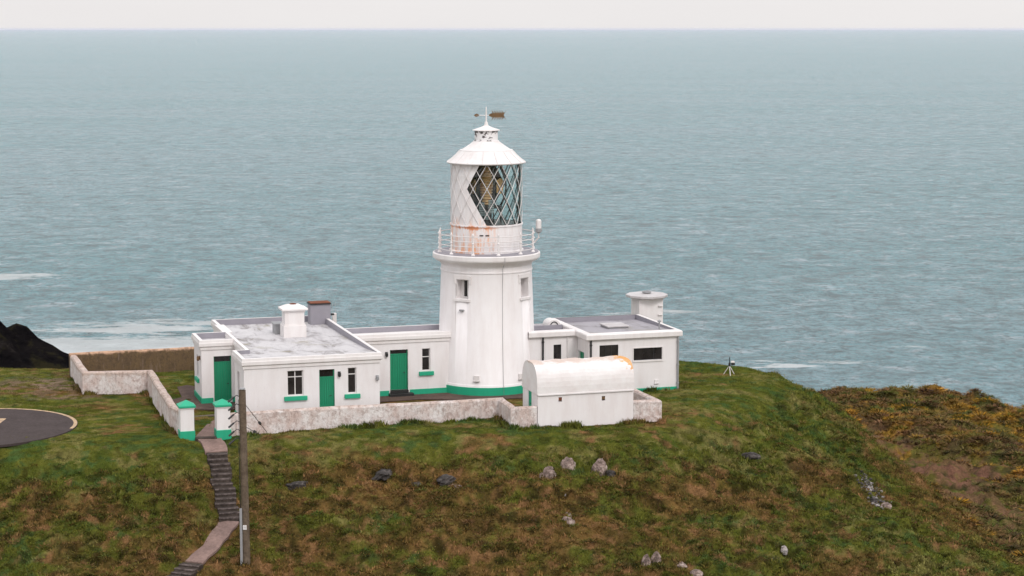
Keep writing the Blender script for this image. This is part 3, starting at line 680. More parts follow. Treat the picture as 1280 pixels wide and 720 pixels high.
bm = B(); lathe(bm, [(.2,13.7),(.75,13.72),(1.5,13.82),(1.5,13.86)], n=24, cap=False); part('lens_canopy', bm, 'optic', lens)
for az, z0, z1, r in ((-12,10.75,11.6,1.25),(14,10.95,11.75,1.25),(2,10.55,11.1,1.3)):
    bm = B()
    for i in range(6): z = z0+(z1-z0)*i/6; azbox(bm, math.radians(az-17.4), r, r+.05, -.17, .17, z, z+(z1-z0)/6-.035)
    part('prism_bank', bm, 'panel', lens)
# lantern roof
bm = B(); lathe(bm, [(2.15,13.86),(2.36,13.88),(2.42,13.92),(2.42,13.97),(2.34,14.0),(2.08,14.2),(1.84,14.42),(1.64,14.64),(1.62,14.70),(1.5,14.71),(1.24,14.88),(.98,15.06),(.80,15.2),(.78,15.24)], n=32); rf = part('lantern_roof', bm, 'trim', lh, 'white stepped conical lantern roof')
for k in range(16):
    a = math.radians(22.5*k); bm = B(); tube(bm, [azp(a,2.4,0,13.985), azp(a,2.1,0,14.2), azp(a,1.86,0,14.42), azp(a,1.66,0,14.64)], .02, 4); part('roof_rib', bm, 'trim', rf)
bm = B(); lathe(bm, [(.78,15.2),(.78,15.26),(.71,15.27),(.71,15.86)], n=24); part('vent_drum', bm, 'vent', rf, 'white vent drum with dark flaking patches')
bm = B(); lathe(bm, [(.70,15.84),(.84,15.86),(.84,15.9),(.6,15.98),(.35,16.06),(.14,16.16),(.1,16.3),(.1,16.36),(.05,16.4),(.035,17.25),(.01,17.3)], n=24); part('finial', bm, 'trim', rf)
# weather vane: lies across the view (world x), in this frame direction (CT,-ST)
def vp(a, z, o=0): return (a*CT+o*ST, -a*ST+o*CT, z)
bm = B(); tube(bm, [vp(-.62,16.78), vp(.35,16.78)], .022, 6); vn = part('weather_vane_rod', bm, 'trim', lh)
def plate(bm, pts, t=.02):
    lo = [bm.verts.new(vp(a,z,-t)) for a,z in pts]; hi = [bm.verts.new(vp(a,z,t)) for a,z in pts]
    bm.faces.new(lo[::-1]); bm.faces.new(hi); n = len(pts)
    for i in range(n): bm.faces.new((lo[i], lo[(i+1)%n], hi[(i+1)%n], hi[i]))
bm = B(); plate(bm, [(-.76,16.79),(-.6,16.89),(-.42,16.81),(-.42,16.76),(-.6,16.68),(-.74,16.76)]); part('vane_head', bm, 'rust', vn)
top = []
for i in range(5):
    x = .36+.15*i; top += [(x+.02,16.90),(x-.04,17.12),(x+.12,16.92)]
top += [(1.22,17.1),(1.06,16.79)]; bot = [(a, 2*16.79-z) for a, z in top][::-1]
bm = B(); plate(bm, [(.14,16.79),(.28,16.9)]+top+bot+[(.28,16.68)], .025); part('vane_tail', bm, 'rust', vn, 'rusty feathered arrow tail')
# ------------------------------------------------------------------ boundary walls and gate
def wallpiece(name, pts, h, mat, label, cat='wall', t=.2, org=None):
    P = [pts[0]]
    for a, b in zip(pts[:-1], pts[1:]):
        L = math.dist(a, b); n = max(1, int(L/.8))
        for i in range(1, n+1):
            P.append((a[0]+(b[0]-a[0])*i/n+(0 if i == n else rnd.uniform(-.025,.025)), a[1]+(b[1]-a[1])*i/n+(0 if i == n else rnd.uniform(-.025,.025))))
    bm = B(); sweep(bm, P, [(t,-1.2),(t,h-.1),(t-.06,h-.02),(t-.12,h),(-t+.12,h),(-t+.06,h-.02),(-t,h-.1),(-t,-1.2)], closed=False, ring=True, jit=.035)
    return solo(name, bm, mat, label, cat, group=None, uvrot=True, org=(pts[0][0], pts[0][1], 0))
wallpiece('courtyard_wall', [(-17.65,-9.85),(-13,-9.7),(-6,-9.9),(-2.15,-10.0),(-2.3,-12.85),(-1.0,-12.9)], 1.22, 'wall', 'long low wall with worn whitewash, from the right gate pillar to the vaulted store')
wallpiece('yard_wall', [(4.76,-12.85),(6.15,-13.05),(6.1,-4.3)], 1.2, 'wall', 'short stained wall with pink lichen on top, right of the vaulted store')
wallpiece('enclosure_wall', [(-20.0,-9.2),(-20.35,-7.5),(-20.1,4.15),(-23.9,4.95),(-24.05,11.4)], 1.4, 'wall', 'zigzag whitewashed wall running from the left gate pillar round the left-hand yard', t=.22)
wallpiece('back_wall', [(-24.3,11.6),(-16,11.75),(-8,12),(4,12.2)], 1.5, 'brownwall', 'brown lichened wall with orange coping, along the seaward back of the yard')
for (u, v, side, k) in ((-19.93,-9.75,'left',0),(-18.0,-9.98,'right',1)):
    g = thing('gate_pillar', 'white gate pillar with green cap, '+('at the end of the zigzag wall' if k == 0 else 'right of the path, nearest the telegraph pole'), 'gate pillar', u, v, group='gate pillars at the head of the steps')
    s = .37
    bm = B(); box(bm, u-s,u+s,v-s,v+s,.38,1.62,.015); part('shaft', bm, 'white', g)
    bm = B(); box(bm, u-s-.04,u+s+.04,v-s-.04,v+s+.04,-.6,.4,.02); part('base', bm, 'green', g)
    bm = B(); box(bm, u-s-.03,u+s+.03,v-s-.03,v+s+.03,1.6,1.68); part('neck', bm, 'trim', g)
    bm = B(); box(bm, u-s-.09,u+s+.09,v-s-.09,v+s+.09,1.68,1.80,.02); q = s+.08
    b4 = [bm.verts.new((u+a*q, v+b*q, 1.79)) for a, b in ((-1,-1),(1,-1),(1,1),(-1,1))]; ap = bm.verts.new((u,v,2.06))
    for i in range(4): bm.faces.new((b4[i], b4[(i+1)%4], ap))
    part('cap', bm, 'green', g)
bm = B(); tube(bm, [(-20.32,-1.3,1.05),(-19.9,-1.3,1.05)], .12, 10); 
solo('wall_drain', bm, 'black', 'small black round hole pipe through the zigzag wall', 'pipe', uvrot=True, org=(-20.1,-1.3,0))
# ------------------------------------------------------------------ terrain
def inflat(X, Y):
    """1 where the ground is kept flat and low (buildings, courtyard paving, path)"""
    u, v = to_uv(X, Y); m = np.zeros(X.shape)
    for (a,b,c,d) in ((-18,-8.3,-8,8),(-8.9,12,-4.5,3),(-3.4,3.4,-3.4,3.4),(-1.2,5,-13.2,-10.2),(11,13.3,3,5.3)):
        m = np.maximum(m, ((u>a)&(u<b)&(v>c)&(v<d))*1.)
    return m
def sm(x, a, b): t = np.clip((x-a)/(b-a), 0, 1); return t*t*(3-2*t)
PADC = (-29.8,108.9,5.5)
def height(X, Y):
    z = hmacro(X, Y)
    u, v = to_uv(X, Y)
    yard = sm(u,-24.6,-24)*(1-sm(u,5.9,6.5))*sm(v,-10.3,-9.7)*(1-sm(v,11.4,12))
    rough = sm(-z, .15, 1.2); lowm = sm(-z, 6, 8)*sm(X, 16, 22)
    amp = (.24+.76*rough)*(1-.8*yard)
    n1 = fbm(X/5.5, Y/5.5, 3, 3)*.7
    q = fbm(X/1.7+fbm(X/3,Y/3,2,21), Y/1.1, 3, 5); tus = (.5-np.abs(q)*1.9)*.22+(.4-np.abs(fbm(X/.85+5,Y/.7,2,6))*2.4)*.30
    n2 = fbm(X/.45, Y/.42, 2, 9)*.17
    terr = .10*np.sin((z*5.2+fbm(X/4,Y/4,2,31)*5))
    z2 = z+amp*(n1+tus+n2+terr*rough)+lowm*(np.abs(fbm(X/3.2,Y/3.2,4,77))*1.7-.2) + .03*fbm(X/.8,Y/.8,2,15)
    pd = np.maximum(sm(pathdist(X, Y), .05, .7), 0)
    pdp = sm(np.hypot(X-PADC[0], Y-PADC[1])-PADC[2], .0, .8); fr = sm(Y, 105.9, 106.9)
    pdp = 1-(1-pdp)*fr
    z = (z-.10)*(1-pd)+z2*pd
    z = (-.03)*(1-pdp)+z*pdp
    m = inflat(X, Y); z = z*(1-m)+(-.06)*m
    return z
def gmask(X, Y, cx, cy, rx, ry, rot=0., pw=1.):
    c_, s_ = math.cos(rot), math.sin(rot); dx, dy = X-cx, Y-cy
    return np.exp(-(((dx*c_+dy*s_)/rx)**2+((dy*c_-dx*s_)/ry)**2)**pw)
def gcolor(X, Y, Z):
    def L(a, b, t): return a+(b-a)*t[..., None]
    A = lambda *c: np.array(c)
    n1 = fbm(X/6, Y/4, 4, 101); n2 = fbm(X/.7, Y/.55, 3, 111); n3 = fbm(X/.33, Y/.3, 2, 121); n4 = fbm(X/2.0+9, Y/1.3, 3, 131); n5 = fbm(X/.6-4, Y/.45, 3, 161)
    lawn = 1-sm(-Z, .1, 2.2)
    green = L(A(.105,.108,.020), A(.062,.078,.014), sm(n2+n3*.7, -.28, .3))
    green = L(green, A(.165,.145,.05), sm(n4+.6*n3, .02, .36)*.8)
    green = L(green, A(.042,.085,.028), sm(n5-.4*n4, .16, .34)*.65)
    brown = L(A(.15,.088,.030), A(.10,.068,.022), sm(n2-n3*.7, -.3, .3))
    brown = L(brown, A(.20,.105,.05), sm(n5+n3*.6, .18, .40)*.7)
    bm_ = sm(n1*.9+n2*.5+n4*.5+n5*.45+n3*.3+.06-.42*lawn+.14*gmask(X,Y,2,101.5,13,4)-.28*gmask(X,Y,22,105,4.5,12)-.25*gmask(X,Y,17,119,5,6), -.25, .25)
    c = L(green, brown, bm_)
    dk = sm(fbm(X/.6+4, Y/.4, 3, 141)-.06*lawn, .12, .34)*(1-.4*lawn)
    c = L(c, A(.022,.020,.007), dk*.75)
    # bare soil
    dirt = np.clip(gmask(X,Y,-28.5,122.3,3.6,2.6)*1.2+gmask(X,Y,-26.8,118.3,2.2,.7),0,1)*sm(n2+n3, -.25, .1)
    c = L(c, A(.2,.14,.105), dirt*.9)
    low = sm(-Z, 5.8, 7.2)*sm(X, 17, 24)*sm(Y, 96, 112)
    path_ = gmask(X,Y,27.6,126,3.,11,.2)+gmask(X,Y,30.5,130,4,3.5,.2)+.8*gmask(X,Y,27,138,3,5)
    hc = L(A(.10,.088,.022), A(.13,.08,.04), sm(n1+n2*.8, -.15, .2))
    hc = L(hc, A(.06,.08,.018), sm(n4, .0, .2)*.8)
    orange = sm(fbm(X/1.6+3, Y/2., 5, 151)+.010*(X-34)+.004*(Y-140), .06, .26)
    hc = L(hc, A(.30,.155,.025), orange*.6)
    hc = L(hc, A(.03,.025,.018), sm(fbm(X/.9,Y/.8,3,171), .12, .3)*.6)
    hc = L(hc, A(.17,.082,.058), np.clip(path_,0,1)*sm(n2+n4, -.2,.3)*.8)
    c = L(c, hc, low)
    return c*(1.08+.45*n3[..., None])
def axis(segs):
    out = []
    for a, b, s in segs: out += list(np.arange(a, b, s))
    return np.array(out+[segs[-1][1]])
ax = axis([(-110,-60,4),(-60,-36,1.),(-36,30,.14),(30,52,.3),(52,110,3)])
ay = axis([(12,84,2.5),(84,92,.35),(92,112,.125),(112,133,.2),(133,170,.35),(170,182,1.5)])
GX, GY = np.meshgrid(ax, ay); GZ = height(GX, GY)
def gridmesh(name, GX, GY, GZ, mat, cols=None):
    ny, nx = GX.shape; me = bpy.data.meshes.new(name)
    me.vertices.add(nx*ny); co = np.stack([GX, GY, GZ], -1).reshape(-1, 3).astype(np.float32); me.vertices.foreach_set('co', co.ravel())
    i = (np.arange(ny-1)[:, None]*nx+np.arange(nx-1)[None]).ravel(); q = np.stack([i, i+1, i+nx+1, i+nx], -1).astype(np.int32)
    me.loops.add(q.size); me.loops.foreach_set('vertex_index', q.ravel()); me.polygons.add(len(q))
    me.polygons.foreach_set('loop_start', np.arange(0, q.size, 4, dtype=np.int32)); me.update(calc_edges=True)
    me.polygons.foreach_set('use_smooth', np.ones(len(q), bool))
    if cols is not None:
        a = me.attributes.new('col', 'FLOAT_COLOR', 'POINT'); a.data.foreach_set('color', np.concatenate([cols.reshape(-1,3), np.ones((nx*ny,1))], 1).astype(np.float32).ravel())
    me.materials.append(M[mat]); ob = bpy.data.objects.new(name, me); COL.objects.link(ob); return ob
tag(gridmesh('terrain', GX, GY, GZ, 'ground', gcolor(GX, GY, GZ)), kind='structure')
def gz(x, y): return float(height(np.array([x*1.]), np.array([y*1.]))[0])
# black headland behind on the left
hx = axis([(-150,-30,.8)]); hy = axis([(150,214,.8)]); HX, HY = np.meshgrid(hx, hy)
rid = -4.6-.42*splus(HX+47.5, 2)+.03*np.clip(-48-HX,0,60)-.9*splus(np.abs(HY-182-.1*(HX+46)+4*fbm(HX/13,HY*0,2,5))-4, 3)
HZ = rid+2.2*(np.abs(fbm(HX/5, HY/6, 5, 200))-.12)*2*(1-sm(HX,-47,-41))+1.3*fbm(HX/1.8, HY/1.8, 3, 210)*(1-.8*sm(HX,-47,-41))
tag(gridmesh('rocky_headland', HX, HY, np.maximum(HZ, -40), 'cliff'), kind='structure')
# sea
S = 90000.
bm = B(); vs = [bm.verts.new(p) for p in ((-S,-200,-31),(S,-200,-31),(S,S,-31),(-S,S,-31))]; bm.faces.new(vs)
me = bpy.data.meshes.new('sea'); bm.to_mesh(me); bm.free(); me.materials.append(M['sea']); so = bpy.data.objects.new('sea', me); COL.objects.link(so); tag(so, kind='structure')
# ------------------------------------------------------------------ grass tufts
def blades(name, X, Y, Z, C, Hh, Wd, nb, kind_label, lean=.6):
    rs = np.random.RandomState(len(X) % 9973); n = len(X)*nb
    x = np.repeat(X, nb)+rs.normal(0, .09, n); y = np.repeat(Y, nb)+rs.normal(0, .09, n); z = np.repeat(Z, nb)-.03
    h = np.repeat(Hh, nb)*rs.uniform(.5, 1.2, n); wd = np.repeat(Wd, nb)*rs.uniform(.6, 1.3, n)
    a = rs.uniform(0, 2*np.pi, n); la = rs.uniform(0, 2*np.pi, n); ll = h*lean*rs.uniform(.2, 1.3, n)
    dx, dy = np.cos(a)*wd/2, np.sin(a)*wd/2
    co = np.empty((n, 3, 3), np.float32)
    co[:,0] = np.stack([x-dx, y-dy, z], -1); co[:,1] = np.stack([x+dx, y+dy, z], -1); co[:,2] = np.stack([x+np.cos(la)*ll, y+np.sin(la)*ll, z+h], -1)
    me = bpy.data.meshes.new(name); me.vertices.add(n*3); me.vertices.foreach_set('co', co.ravel())
    me.loops.add(n*3); me.loops.foreach_set('vertex_index', np.arange(n*3, dtype=np.int32)); me.polygons.add(n)
    me.polygons.foreach_set('loop_start', np.arange(0, n*3, 3, dtype=np.int32)); me.update(calc_edges=True)
    cc = np.repeat(C, nb, 0)*rs.uniform(.7, 1.45, (n, 1)); cc = np.repeat(cc, 3, 0)
    at = me.attributes.new('col', 'FLOAT_COLOR', 'POINT'); at.data.foreach_set('color', np.concatenate([cc, np.ones((n*3,1))], 1).astype(np.float32).ravel())
    me.materials.append(M['blade']); ob = bpy.data.objects.new(name, me); COL.objects.link(ob); return tag(ob, kind_label[0], kind_label[1], kind='stuff')
def keep(X, Y):
    u, v = to_uv(X, Y); k = inflat(X, Y) < .5
    k &= pathdist(X, Y) > .12
    k &= (np.hypot(X-PADC[0], Y-PADC[1]) > PADC[2]-.1) | (Y < 107.0+1.6*vnoise(X/1.1, Y/1.1, 4)+.14*(X+29))
    pav = ((u>-19.9)&(u<-17.3)&(v>-1.3)&(v<1.3)) | ((u>-18.45)&(u<-17.3)&(v>-1.3)&(v<5.6)) | ((u>-19)&(u<-15.4)&(v>-7)&(v<-.2)&(v>-3.2)) | ((v>-9.5)&(v<-7.4)&(u>-17)&(u<-8)) | ((v<-.9)&(v>-2.9)&(u>-8.6)&(u<5)&~((v<-2.6)&(v>-3.3)&(vnoise(u/1.3,v*0,8)>.0)))
    return k & ~pav
rs = np.random.RandomState(3)
X = rs.uniform(-36, 30, 190000); Y = rs.uniform(91, 133, 190000)
Zm = hmacro(X, Y); k = keep(X, Y) & ~((Zm < -5.8) & (X > 17) & (Y > 108)); X, Y, Zm = X[k], Y[k], Zm[k]
Z = height(X, Y); rough = sm(-Zm, .2, 1.4); cl = sm(fbm(X/1.3, Y/1., 3, 300), -.1, .25)
C = gcolor(X+rs.normal(0,.12,X.shape), Y+rs.normal(0,.12,X.shape), Zm)
blades('rough_grass', X, Y, Z, C*1.12, .04+.04*rs.rand(len(X))+rough*(.03+.09*cl), .05+.02*rough, 4, ('rough green and brown tussock grass over the headland', 'grass'))
FX, FY = [], []
for (p_, q_), off in ((((-17.5,-10.12),(-6,-10.18)),0),(((-6,-10.18),(-2.4,-10.28)),0),(((-2.55,-10.3),(-2.6,-13.1)),0),(((-2.6,-13.15),(-1,-13.2)),0),(((-1,-13.2),(4.8,-13.2)),0),(((4.8,-13.15),(6.4,-13.3)),0),
        (((6.4,-13.3),(6.4,-4.5)),0),(((6.4,-4.35),(11.2,-4.35)),0),(((11.25,-4.3),(11.25,3)),0),(((-20.3,-9.2),(-20.65,-7.5)),0),(((-20.65,-7.5),(-20.4,3.9)),0),(((-20.4,3.8),(-24.2,4.6)),0),(((-24.25,4.8),(-24.4,11.4)),0),(((-19.5,-1.5),(-19.8,4)),0)):
    n_ = int(math.dist(p_, q_)*45); tt = rs.rand(n_); du = np.abs(rs.normal(0, .12, n_)); ex, ey = q_[0]-p_[0], q_[1]-p_[1]; l_ = math.hypot(ex, ey)
    uu = p_[0]+ex*tt+ey/l_*du; vv_ = p_[1]+ey*tt-ex/l_*du; FX.append(TX+uu*CT-vv_*ST); FY.append(TY+uu*ST+vv_*CT)
X = np.concatenate(FX); Y = np.concatenate(FY); k = pathdist(X, Y) > .1; X, Y = X[k], Y[k]; Z = height(X, Y); big_ = sm(fbm(X/1.1, Y/1.1, 2, 330), -.1, .3)
blades('long_grass', X, Y, np.maximum(Z, -.08), gcolor(X, Y, Z-.6)*1.1, .09+.26*big_, .06+.05*big_, 5, ('long uncut grass along the foot of the walls', 'grass'))
def tussocks(name, X, Y, Z, C, Rr, Hh, nb, lab):
    r2 = np.random.RandomState(11); n = len(X)*nb; rr = np.sqrt(r2.rand(n)); th = r2.uniform(0, 2*np.pi, n); R_ = np.repeat(Rr, nb); H_ = np.repeat(Hh, nb)
    x = np.repeat(X, nb)+R_*rr*np.cos(th); y = np.repeat(Y, nb)+R_*rr*np.sin(th)*.8; z0 = np.repeat(Z, nb)-.06+H_*(1-rr**2)*.55
    h = H_*r2.uniform(.35, .75, n); wd_ = R_*r2.uniform(.12, .28, n); a = r2.uniform(0, 2*np.pi, n); dx, dy = np.cos(a)*wd_/2, np.sin(a)*wd_/2
    lx, ly = (R_*.25+rr*R_*.55)*np.cos(th)+r2.normal(0,.03,n), (R_*.25+rr*R_*.55)*np.sin(th)+r2.normal(0,.03,n)
    co = np.empty((n,3,3), np.float32); co[:,0] = np.stack([x-dx,y-dy,z0],-1); co[:,1] = np.stack([x+dx,y+dy,z0],-1); co[:,2] = np.stack([x+lx,y+ly,z0+h*(1.1-.7*rr)],-1)
    me = bpy.data.meshes.new(name); me.vertices.add(n*3); me.vertices.foreach_set('co', co.ravel()); me.loops.add(n*3); me.loops.foreach_set('vertex_index', np.arange(n*3, dtype=np.int32))
    me.polygons.add(n); me.polygons.foreach_set('loop_start', np.arange(0, n*3, 3, dtype=np.int32)); me.update(calc_edges=True)
    cc = np.repeat(np.repeat(C, nb, 0)*r2.uniform(.7, 1.35, (n,1)), 3, 0); at = me.attributes.new('col', 'FLOAT_COLOR', 'POINT'); at.data.foreach_set('color', np.concatenate([cc, np.ones((n*3,1))], 1).astype(np.float32).ravel())
    me.materials.append(M['blade']); ob = bpy.data.objects.new(name, me); COL.objects.link(ob); return tag(ob, lab[0], lab[1], kind='stuff')
def tcol(X, Y, Z, pal, wgt):
    i = rs.choice(len(pal), len(X), p=wgt); return gcolor(X, Y, Z)*.45+np.array(pal)[i]*.6
X = rs.uniform(-36, 30, 17000); Y = rs.uniform(91, 127, 17000); Zm = hmacro(X, Y); k = keep(X, Y) & (pathdist(X, Y) > .3) & (Zm < -.35) & ~((Zm < -5.8) & (X > 17) & (Y > 108)); k &= rs.rand(len(X)) < sm(-Zm, .3, 1.8)*(.45+1.4*np.clip(fbm(X/2.5, Y/2, 3, 350)+.25, 0, 1)); X, Y, Zm = X[k], Y[k], Zm[k]
C = tcol(X, Y, Zm, [(.11,.115,.022),(.05,.085,.018),(.15,.12,.035),(.13,.075,.025),(.20,.11,.055),(.045,.04,.014)], [.26,.2,.14,.2,.08,.12])
sz_ = rs.uniform(.6, 1.25, len(X)); tussocks('tussock_grass', X, Y, height(X, Y), C, .26*sz_, .22*sz_*rs.uniform(.7,1.3,len(X)), 46, ('rounded tussocks and bracken clumps scattered over the near slope', 'grass'))
X = rs.uniform(-36, 20, 9000); Y = rs.uniform(103.5, 131, 9000); Zm = hmacro(X, Y); u_, v_ = to_uv(X, Y); k = keep(X, Y) & (pathdist(X, Y) > .3) & (Zm > -1.2) & ~((u_>-24.6)&(u_<6.5)&(v_>-10.5)&(v_<12.6)) & ~((u_>-1.5)&(u_<5.2)&(v_>-13.6)&(v_<-9)) & (np.hypot(X-PADC[0], Y-PADC[1]) > PADC[2]+.3)
X, Y, Zm = X[k], Y[k], Zm[k]; C = tcol(X, Y, Zm, [(.11,.125,.02),(.06,.085,.015),(.16,.14,.045),(.13,.085,.035)], [.4,.3,.2,.1]); sz_ = rs.uniform(.5, 1.2, len(X))
tussocks('lawn_tuft', X, Y, height(X, Y), C, .24*sz_, .11*sz_, 18, ('low tufts of cropped grass on the flat headland top', 'grass'))
X = rs.uniform(19, 52, 11000); Y = rs.uniform(104, 170, 11000); Zm = hmacro(X, Y); k = (Zm < -5.6) & (Zm > -13); X, Y, Zm = X[k], Y[k], Zm[k]
pth = np.clip(gmask(X,Y,27.6,126,2.6,10,.2)+gmask(X,Y,30.5,130,3.5,3,.2)+.7*gmask(X,Y,27,138,3,5),0,1); k = rs.rand(len(X)) > pth*1.3; X, Y, Zm = X[k], Y[k], Zm[k]
pn = sm(fbm(X/2.4, Y/3., 4, 155)+.006*(X-34), .02, .16)
ca = tcol(X, Y, Zm, [(.15,.115,.04),(.06,.08,.02),(.19,.10,.055),(.05,.035,.025)], [.3,.27,.30,.13]); cb_ = tcol(X, Y, Zm, [(.40,.20,.02),(.28,.15,.03),(.14,.10,.03),(.05,.035,.02)], [.4,.25,.2,.15])
C = np.where((rs.rand(len(X)) < pn*.55+.04)[:, None], cb_, ca)
sz_ = rs.uniform(.45, 1.7, len(X))**1.2; tussocks('heather_clump', X, Y, height(X, Y), C, .34*sz_, .24*sz_, 60, ('low bushes of heather and gorse on the lower headland', 'heath'))
X = rs.uniform(19, 52, 70000); Y = rs.uniform(98, 172, 70000); Zm = hmacro(X, Y); k = (Zm < -5.2) & (Zm > -14); X, Y, Zm = X[k], Y[k], Zm[k]; Z = height(X, Y)
pth = np.clip(gmask(X,Y,27.6,126,2.6,10,.2)+gmask(X,Y,30.5,130,3.5,3,.2)+.7*gmask(X,Y,27,138,3,5),0,1)
k = rs.rand(len(X)) > pth*1.1; X, Y, Z, Zm = X[k], Y[k], Z[k], Zm[k]
cl = sm(fbm(X/1.8, Y/1.8, 3, 310), -.05, .25)
blades('heath', X, Y, Z, gcolor(X, Y, Zm)*1.15, .06+.16*cl, .10+.06*cl, 5, ('orange and brown heath covering the lower headland', 'heath'), .9)
# ------------------------------------------------------------------ paths, pad, paving
def ribbon(name, pts, mat, lift=.0, th=.12):
    bm = B(); rows = []
    for i, (x, y, hw) in enumerate(pts):
        a = pts[max(i-1,0)]; b = pts[min(i+1,len(pts)-1)]; d = Vector((b[0]-a[0], b[1]-a[1])).normalized(); n = Vector((-d.y, d.x))
        z = float(hmacro(np.array([x*1.]), np.array([y*1.]))[0])+lift
        hw1 = hw+rnd.uniform(-.05,.05); hw2 = hw+rnd.uniform(-.05,.05)
        rows.append([bm.verts.new((x+n.x*hw1, y+n.y*hw1, z-th)), bm.verts.new((x+n.x*hw1, y+n.y*hw1, z)), bm.verts.new((x-n.x*hw2, y-n.y*hw2, z)), bm.verts.new((x-n.x*hw2, y-n.y*hw2, z-th))])
    for r, s in zip(rows[:-1], rows[1:]):
        for i in range(3): bm.faces.new((r[i], r[i+1], s[i+1], s[i]))
    bm.faces.new(rows[0]); bm.faces.new(rows[-1][::-1])
    return solo(name, bm, mat, None, None, kind='structure')
def sub(a, b, n): return [tuple(a[k]+(b[k]-a[k])*i/n for k in range(3)) for i in range(n)]
ribbon('path', sub((-16.5,106.3,.62),(-15.8,104.55,.62),6)+[(-15.8,104.55,.6)], 'pinkpath', .02)
ribbon('path', sub((-14.36,98.85,.54),(-14.95,96.5,.46),7)+sub((-14.95,96.5,.46),(-15.6,95.0,.5),5)+[(-15.6,95.0,.5)], 'pinkpath', .03)
st = thing('stone_steps', 'flight of dark worn stone steps climbing the grassy bank to the gate pillars', 'steps', xyz=(-15.1,101.7,-1.6), rz=0); ORI[st.name] = (-15.1,101.7,-1.6)
NSX = 14; p0 = Vector((-15.79,104.5)); p1 = Vector((-14.38,98.95)); d = (p1-p0); Ls = d.length; d.normalize(); nn = Vector((-d.y, d.x))
def steprun(th, p0, d, nn, Ls, N, hw):
    for i in range(N):
        a = p0+d*(Ls*i/N); b = p0+d*(Ls*(i+1)/N+.04); mid = p0+d*(Ls*(i+.2)/N)
        z = float(hmacro(np.array([mid.x]), np.array([mid.y]))[0])+.03+rnd.uniform(-.015,.015); s = rnd.uniform(-.07,.07)
        P = [b-nn*(hw+s), b+nn*(hw-s), a+nn*(hw-s), a-nn*(hw+s)]
        bm = B(); hexa(bm, [(q.x,q.y,z-.45) for q in P]+[(q.x,q.y,z) for q in P], .015); o = part('step', bm, 'tread', th)
        bm = B(); c0 = b-d*.06; P = [b+d*.012-nn*(hw+s), b+d*.012+nn*(hw-s), c0+nn*(hw-s), c0-nn*(hw+s)]
        hexa(bm, [(q.x,q.y,z-.05) for q in P]+[(q.x,q.y,z+.012) for q in P], .008); part('nosing', bm, 'treadedge', o)
steprun(st, p0, d, nn, Ls, NSX, .54)
st2 = thing('stone_steps', 'short lower flight of worn steps, below the pink path at the bottom edge', 'steps', xyz=(-15.9,94.2,-4.1), rz=0); ORI[st2.name] = (-15.9,94.2,-4.1)
q0 = Vector((-15.62,94.95)); q1 = Vector((-16.6,92.3)); dd = q1-q0; L2 = dd.length; dd.normalize(); steprun(st2, q0, dd, Vector((-dd.y,dd.x)), L2, 7, .55)
def sheet(name, pts, z, mat, uvf=True, th=.05):
    P = [w(*p) for p in pts] if uvf else pts
    bm = B(); flat(bm, P, z-th, z); return solo(name, bm, mat, None, None, kind='structure')
sheet('gate_path', [(-19.5,-9.9),(-18.4,-10.15),(-18.4,-9.6),(-17.5,-8.3),(-16.6,-6.5),(-17.0,-4.2),(-18.2,-6.2)], .012, 'pinkpath')
bm = B(); hexa(bm, [(*w(-19.55,-10.35),-.3),(*w(-18.4,-10.5),-.3),(*w(-18.4,-10.05),-.3),(*w(-19.55,-9.9),-.3),(*w(-19.55,-10.35),.03),(*w(-18.4,-10.5),.03),(*w(-18.4,-10.05),.03),(*w(-19.55,-9.9),.03)], .01)
solo('gate_threshold', bm, 'tread', None, None, kind='structure')
sheet('paving', [(-19.7,-1.2),(-16.9,-2.6),(-15.4,-2.6),(-15.6,3),(-17.6,6.2),(-18.3,5.7),(-18.5,2.2),(-19.7,1.0)], .016, 'paving')
sheet('kerb_strip', [(-20,-4.1),(-16.3,-3.6),(-16.3,-3.95),(-20,-4.45)], .014, 'greypath')
sheet('yard_paving', [(-16.5,-9.5),(-8.4,-9.3),(-8.4,-7.6),(-16.5,-7.6)], .01, 'paving')
sheet('terrace', [(-8.7,-2.9),(-5,-2.7),(-2,-4.0),(1.5,-4.2),(5.2,-5.3),(5.2,-1.0),(-8.7,-1.0)], .018, 'paving')
# helipad
bm = B(); n = 72; C0 = [(PADC[0]+PADC[2]*math.cos(2*math.pi*k/n), PADC[1]+PADC[2]*math.sin(2*math.pi*k/n)) for k in range(n)]
flat(bm, C0, -.1, .03); solo('helipad', bm, 'tarmac', None, None, kind='structure')
bm = B(); r0, r1 = PADC[2]-.22, PADC[2]-.02; a_ = [bm.verts.new((PADC[0]+r0*math.cos(2*math.pi*k/n), PADC[1]+r0*math.sin(2*math.pi*k/n), .036)) for k in range(n)]; b_ = [bm.verts.new((PADC[0]+r1*math.cos(2*math.pi*k/n), PADC[1]+r1*math.sin(2*math.pi*k/n), .036)) for k in range(n)]
for k in range(-1,30): bm.faces.new((a_[k], b_[k], b_[(k+1)%n], a_[(k+1)%n]))
solo('helipad_edge_line', bm, 'padline', None, None, kind='structure')
bm = B()
for x0, x1, y0, y1 in ((-29.35,-28.75,107.9,111.3),(-31.75,-31.15,107.9,111.3),(-31.1,-29.4,109.3,109.9)): box(bm, x0,x1,y0,y1,.0,.037)
solo('helipad_letter', bm, 'padline', None, None, kind='structure')
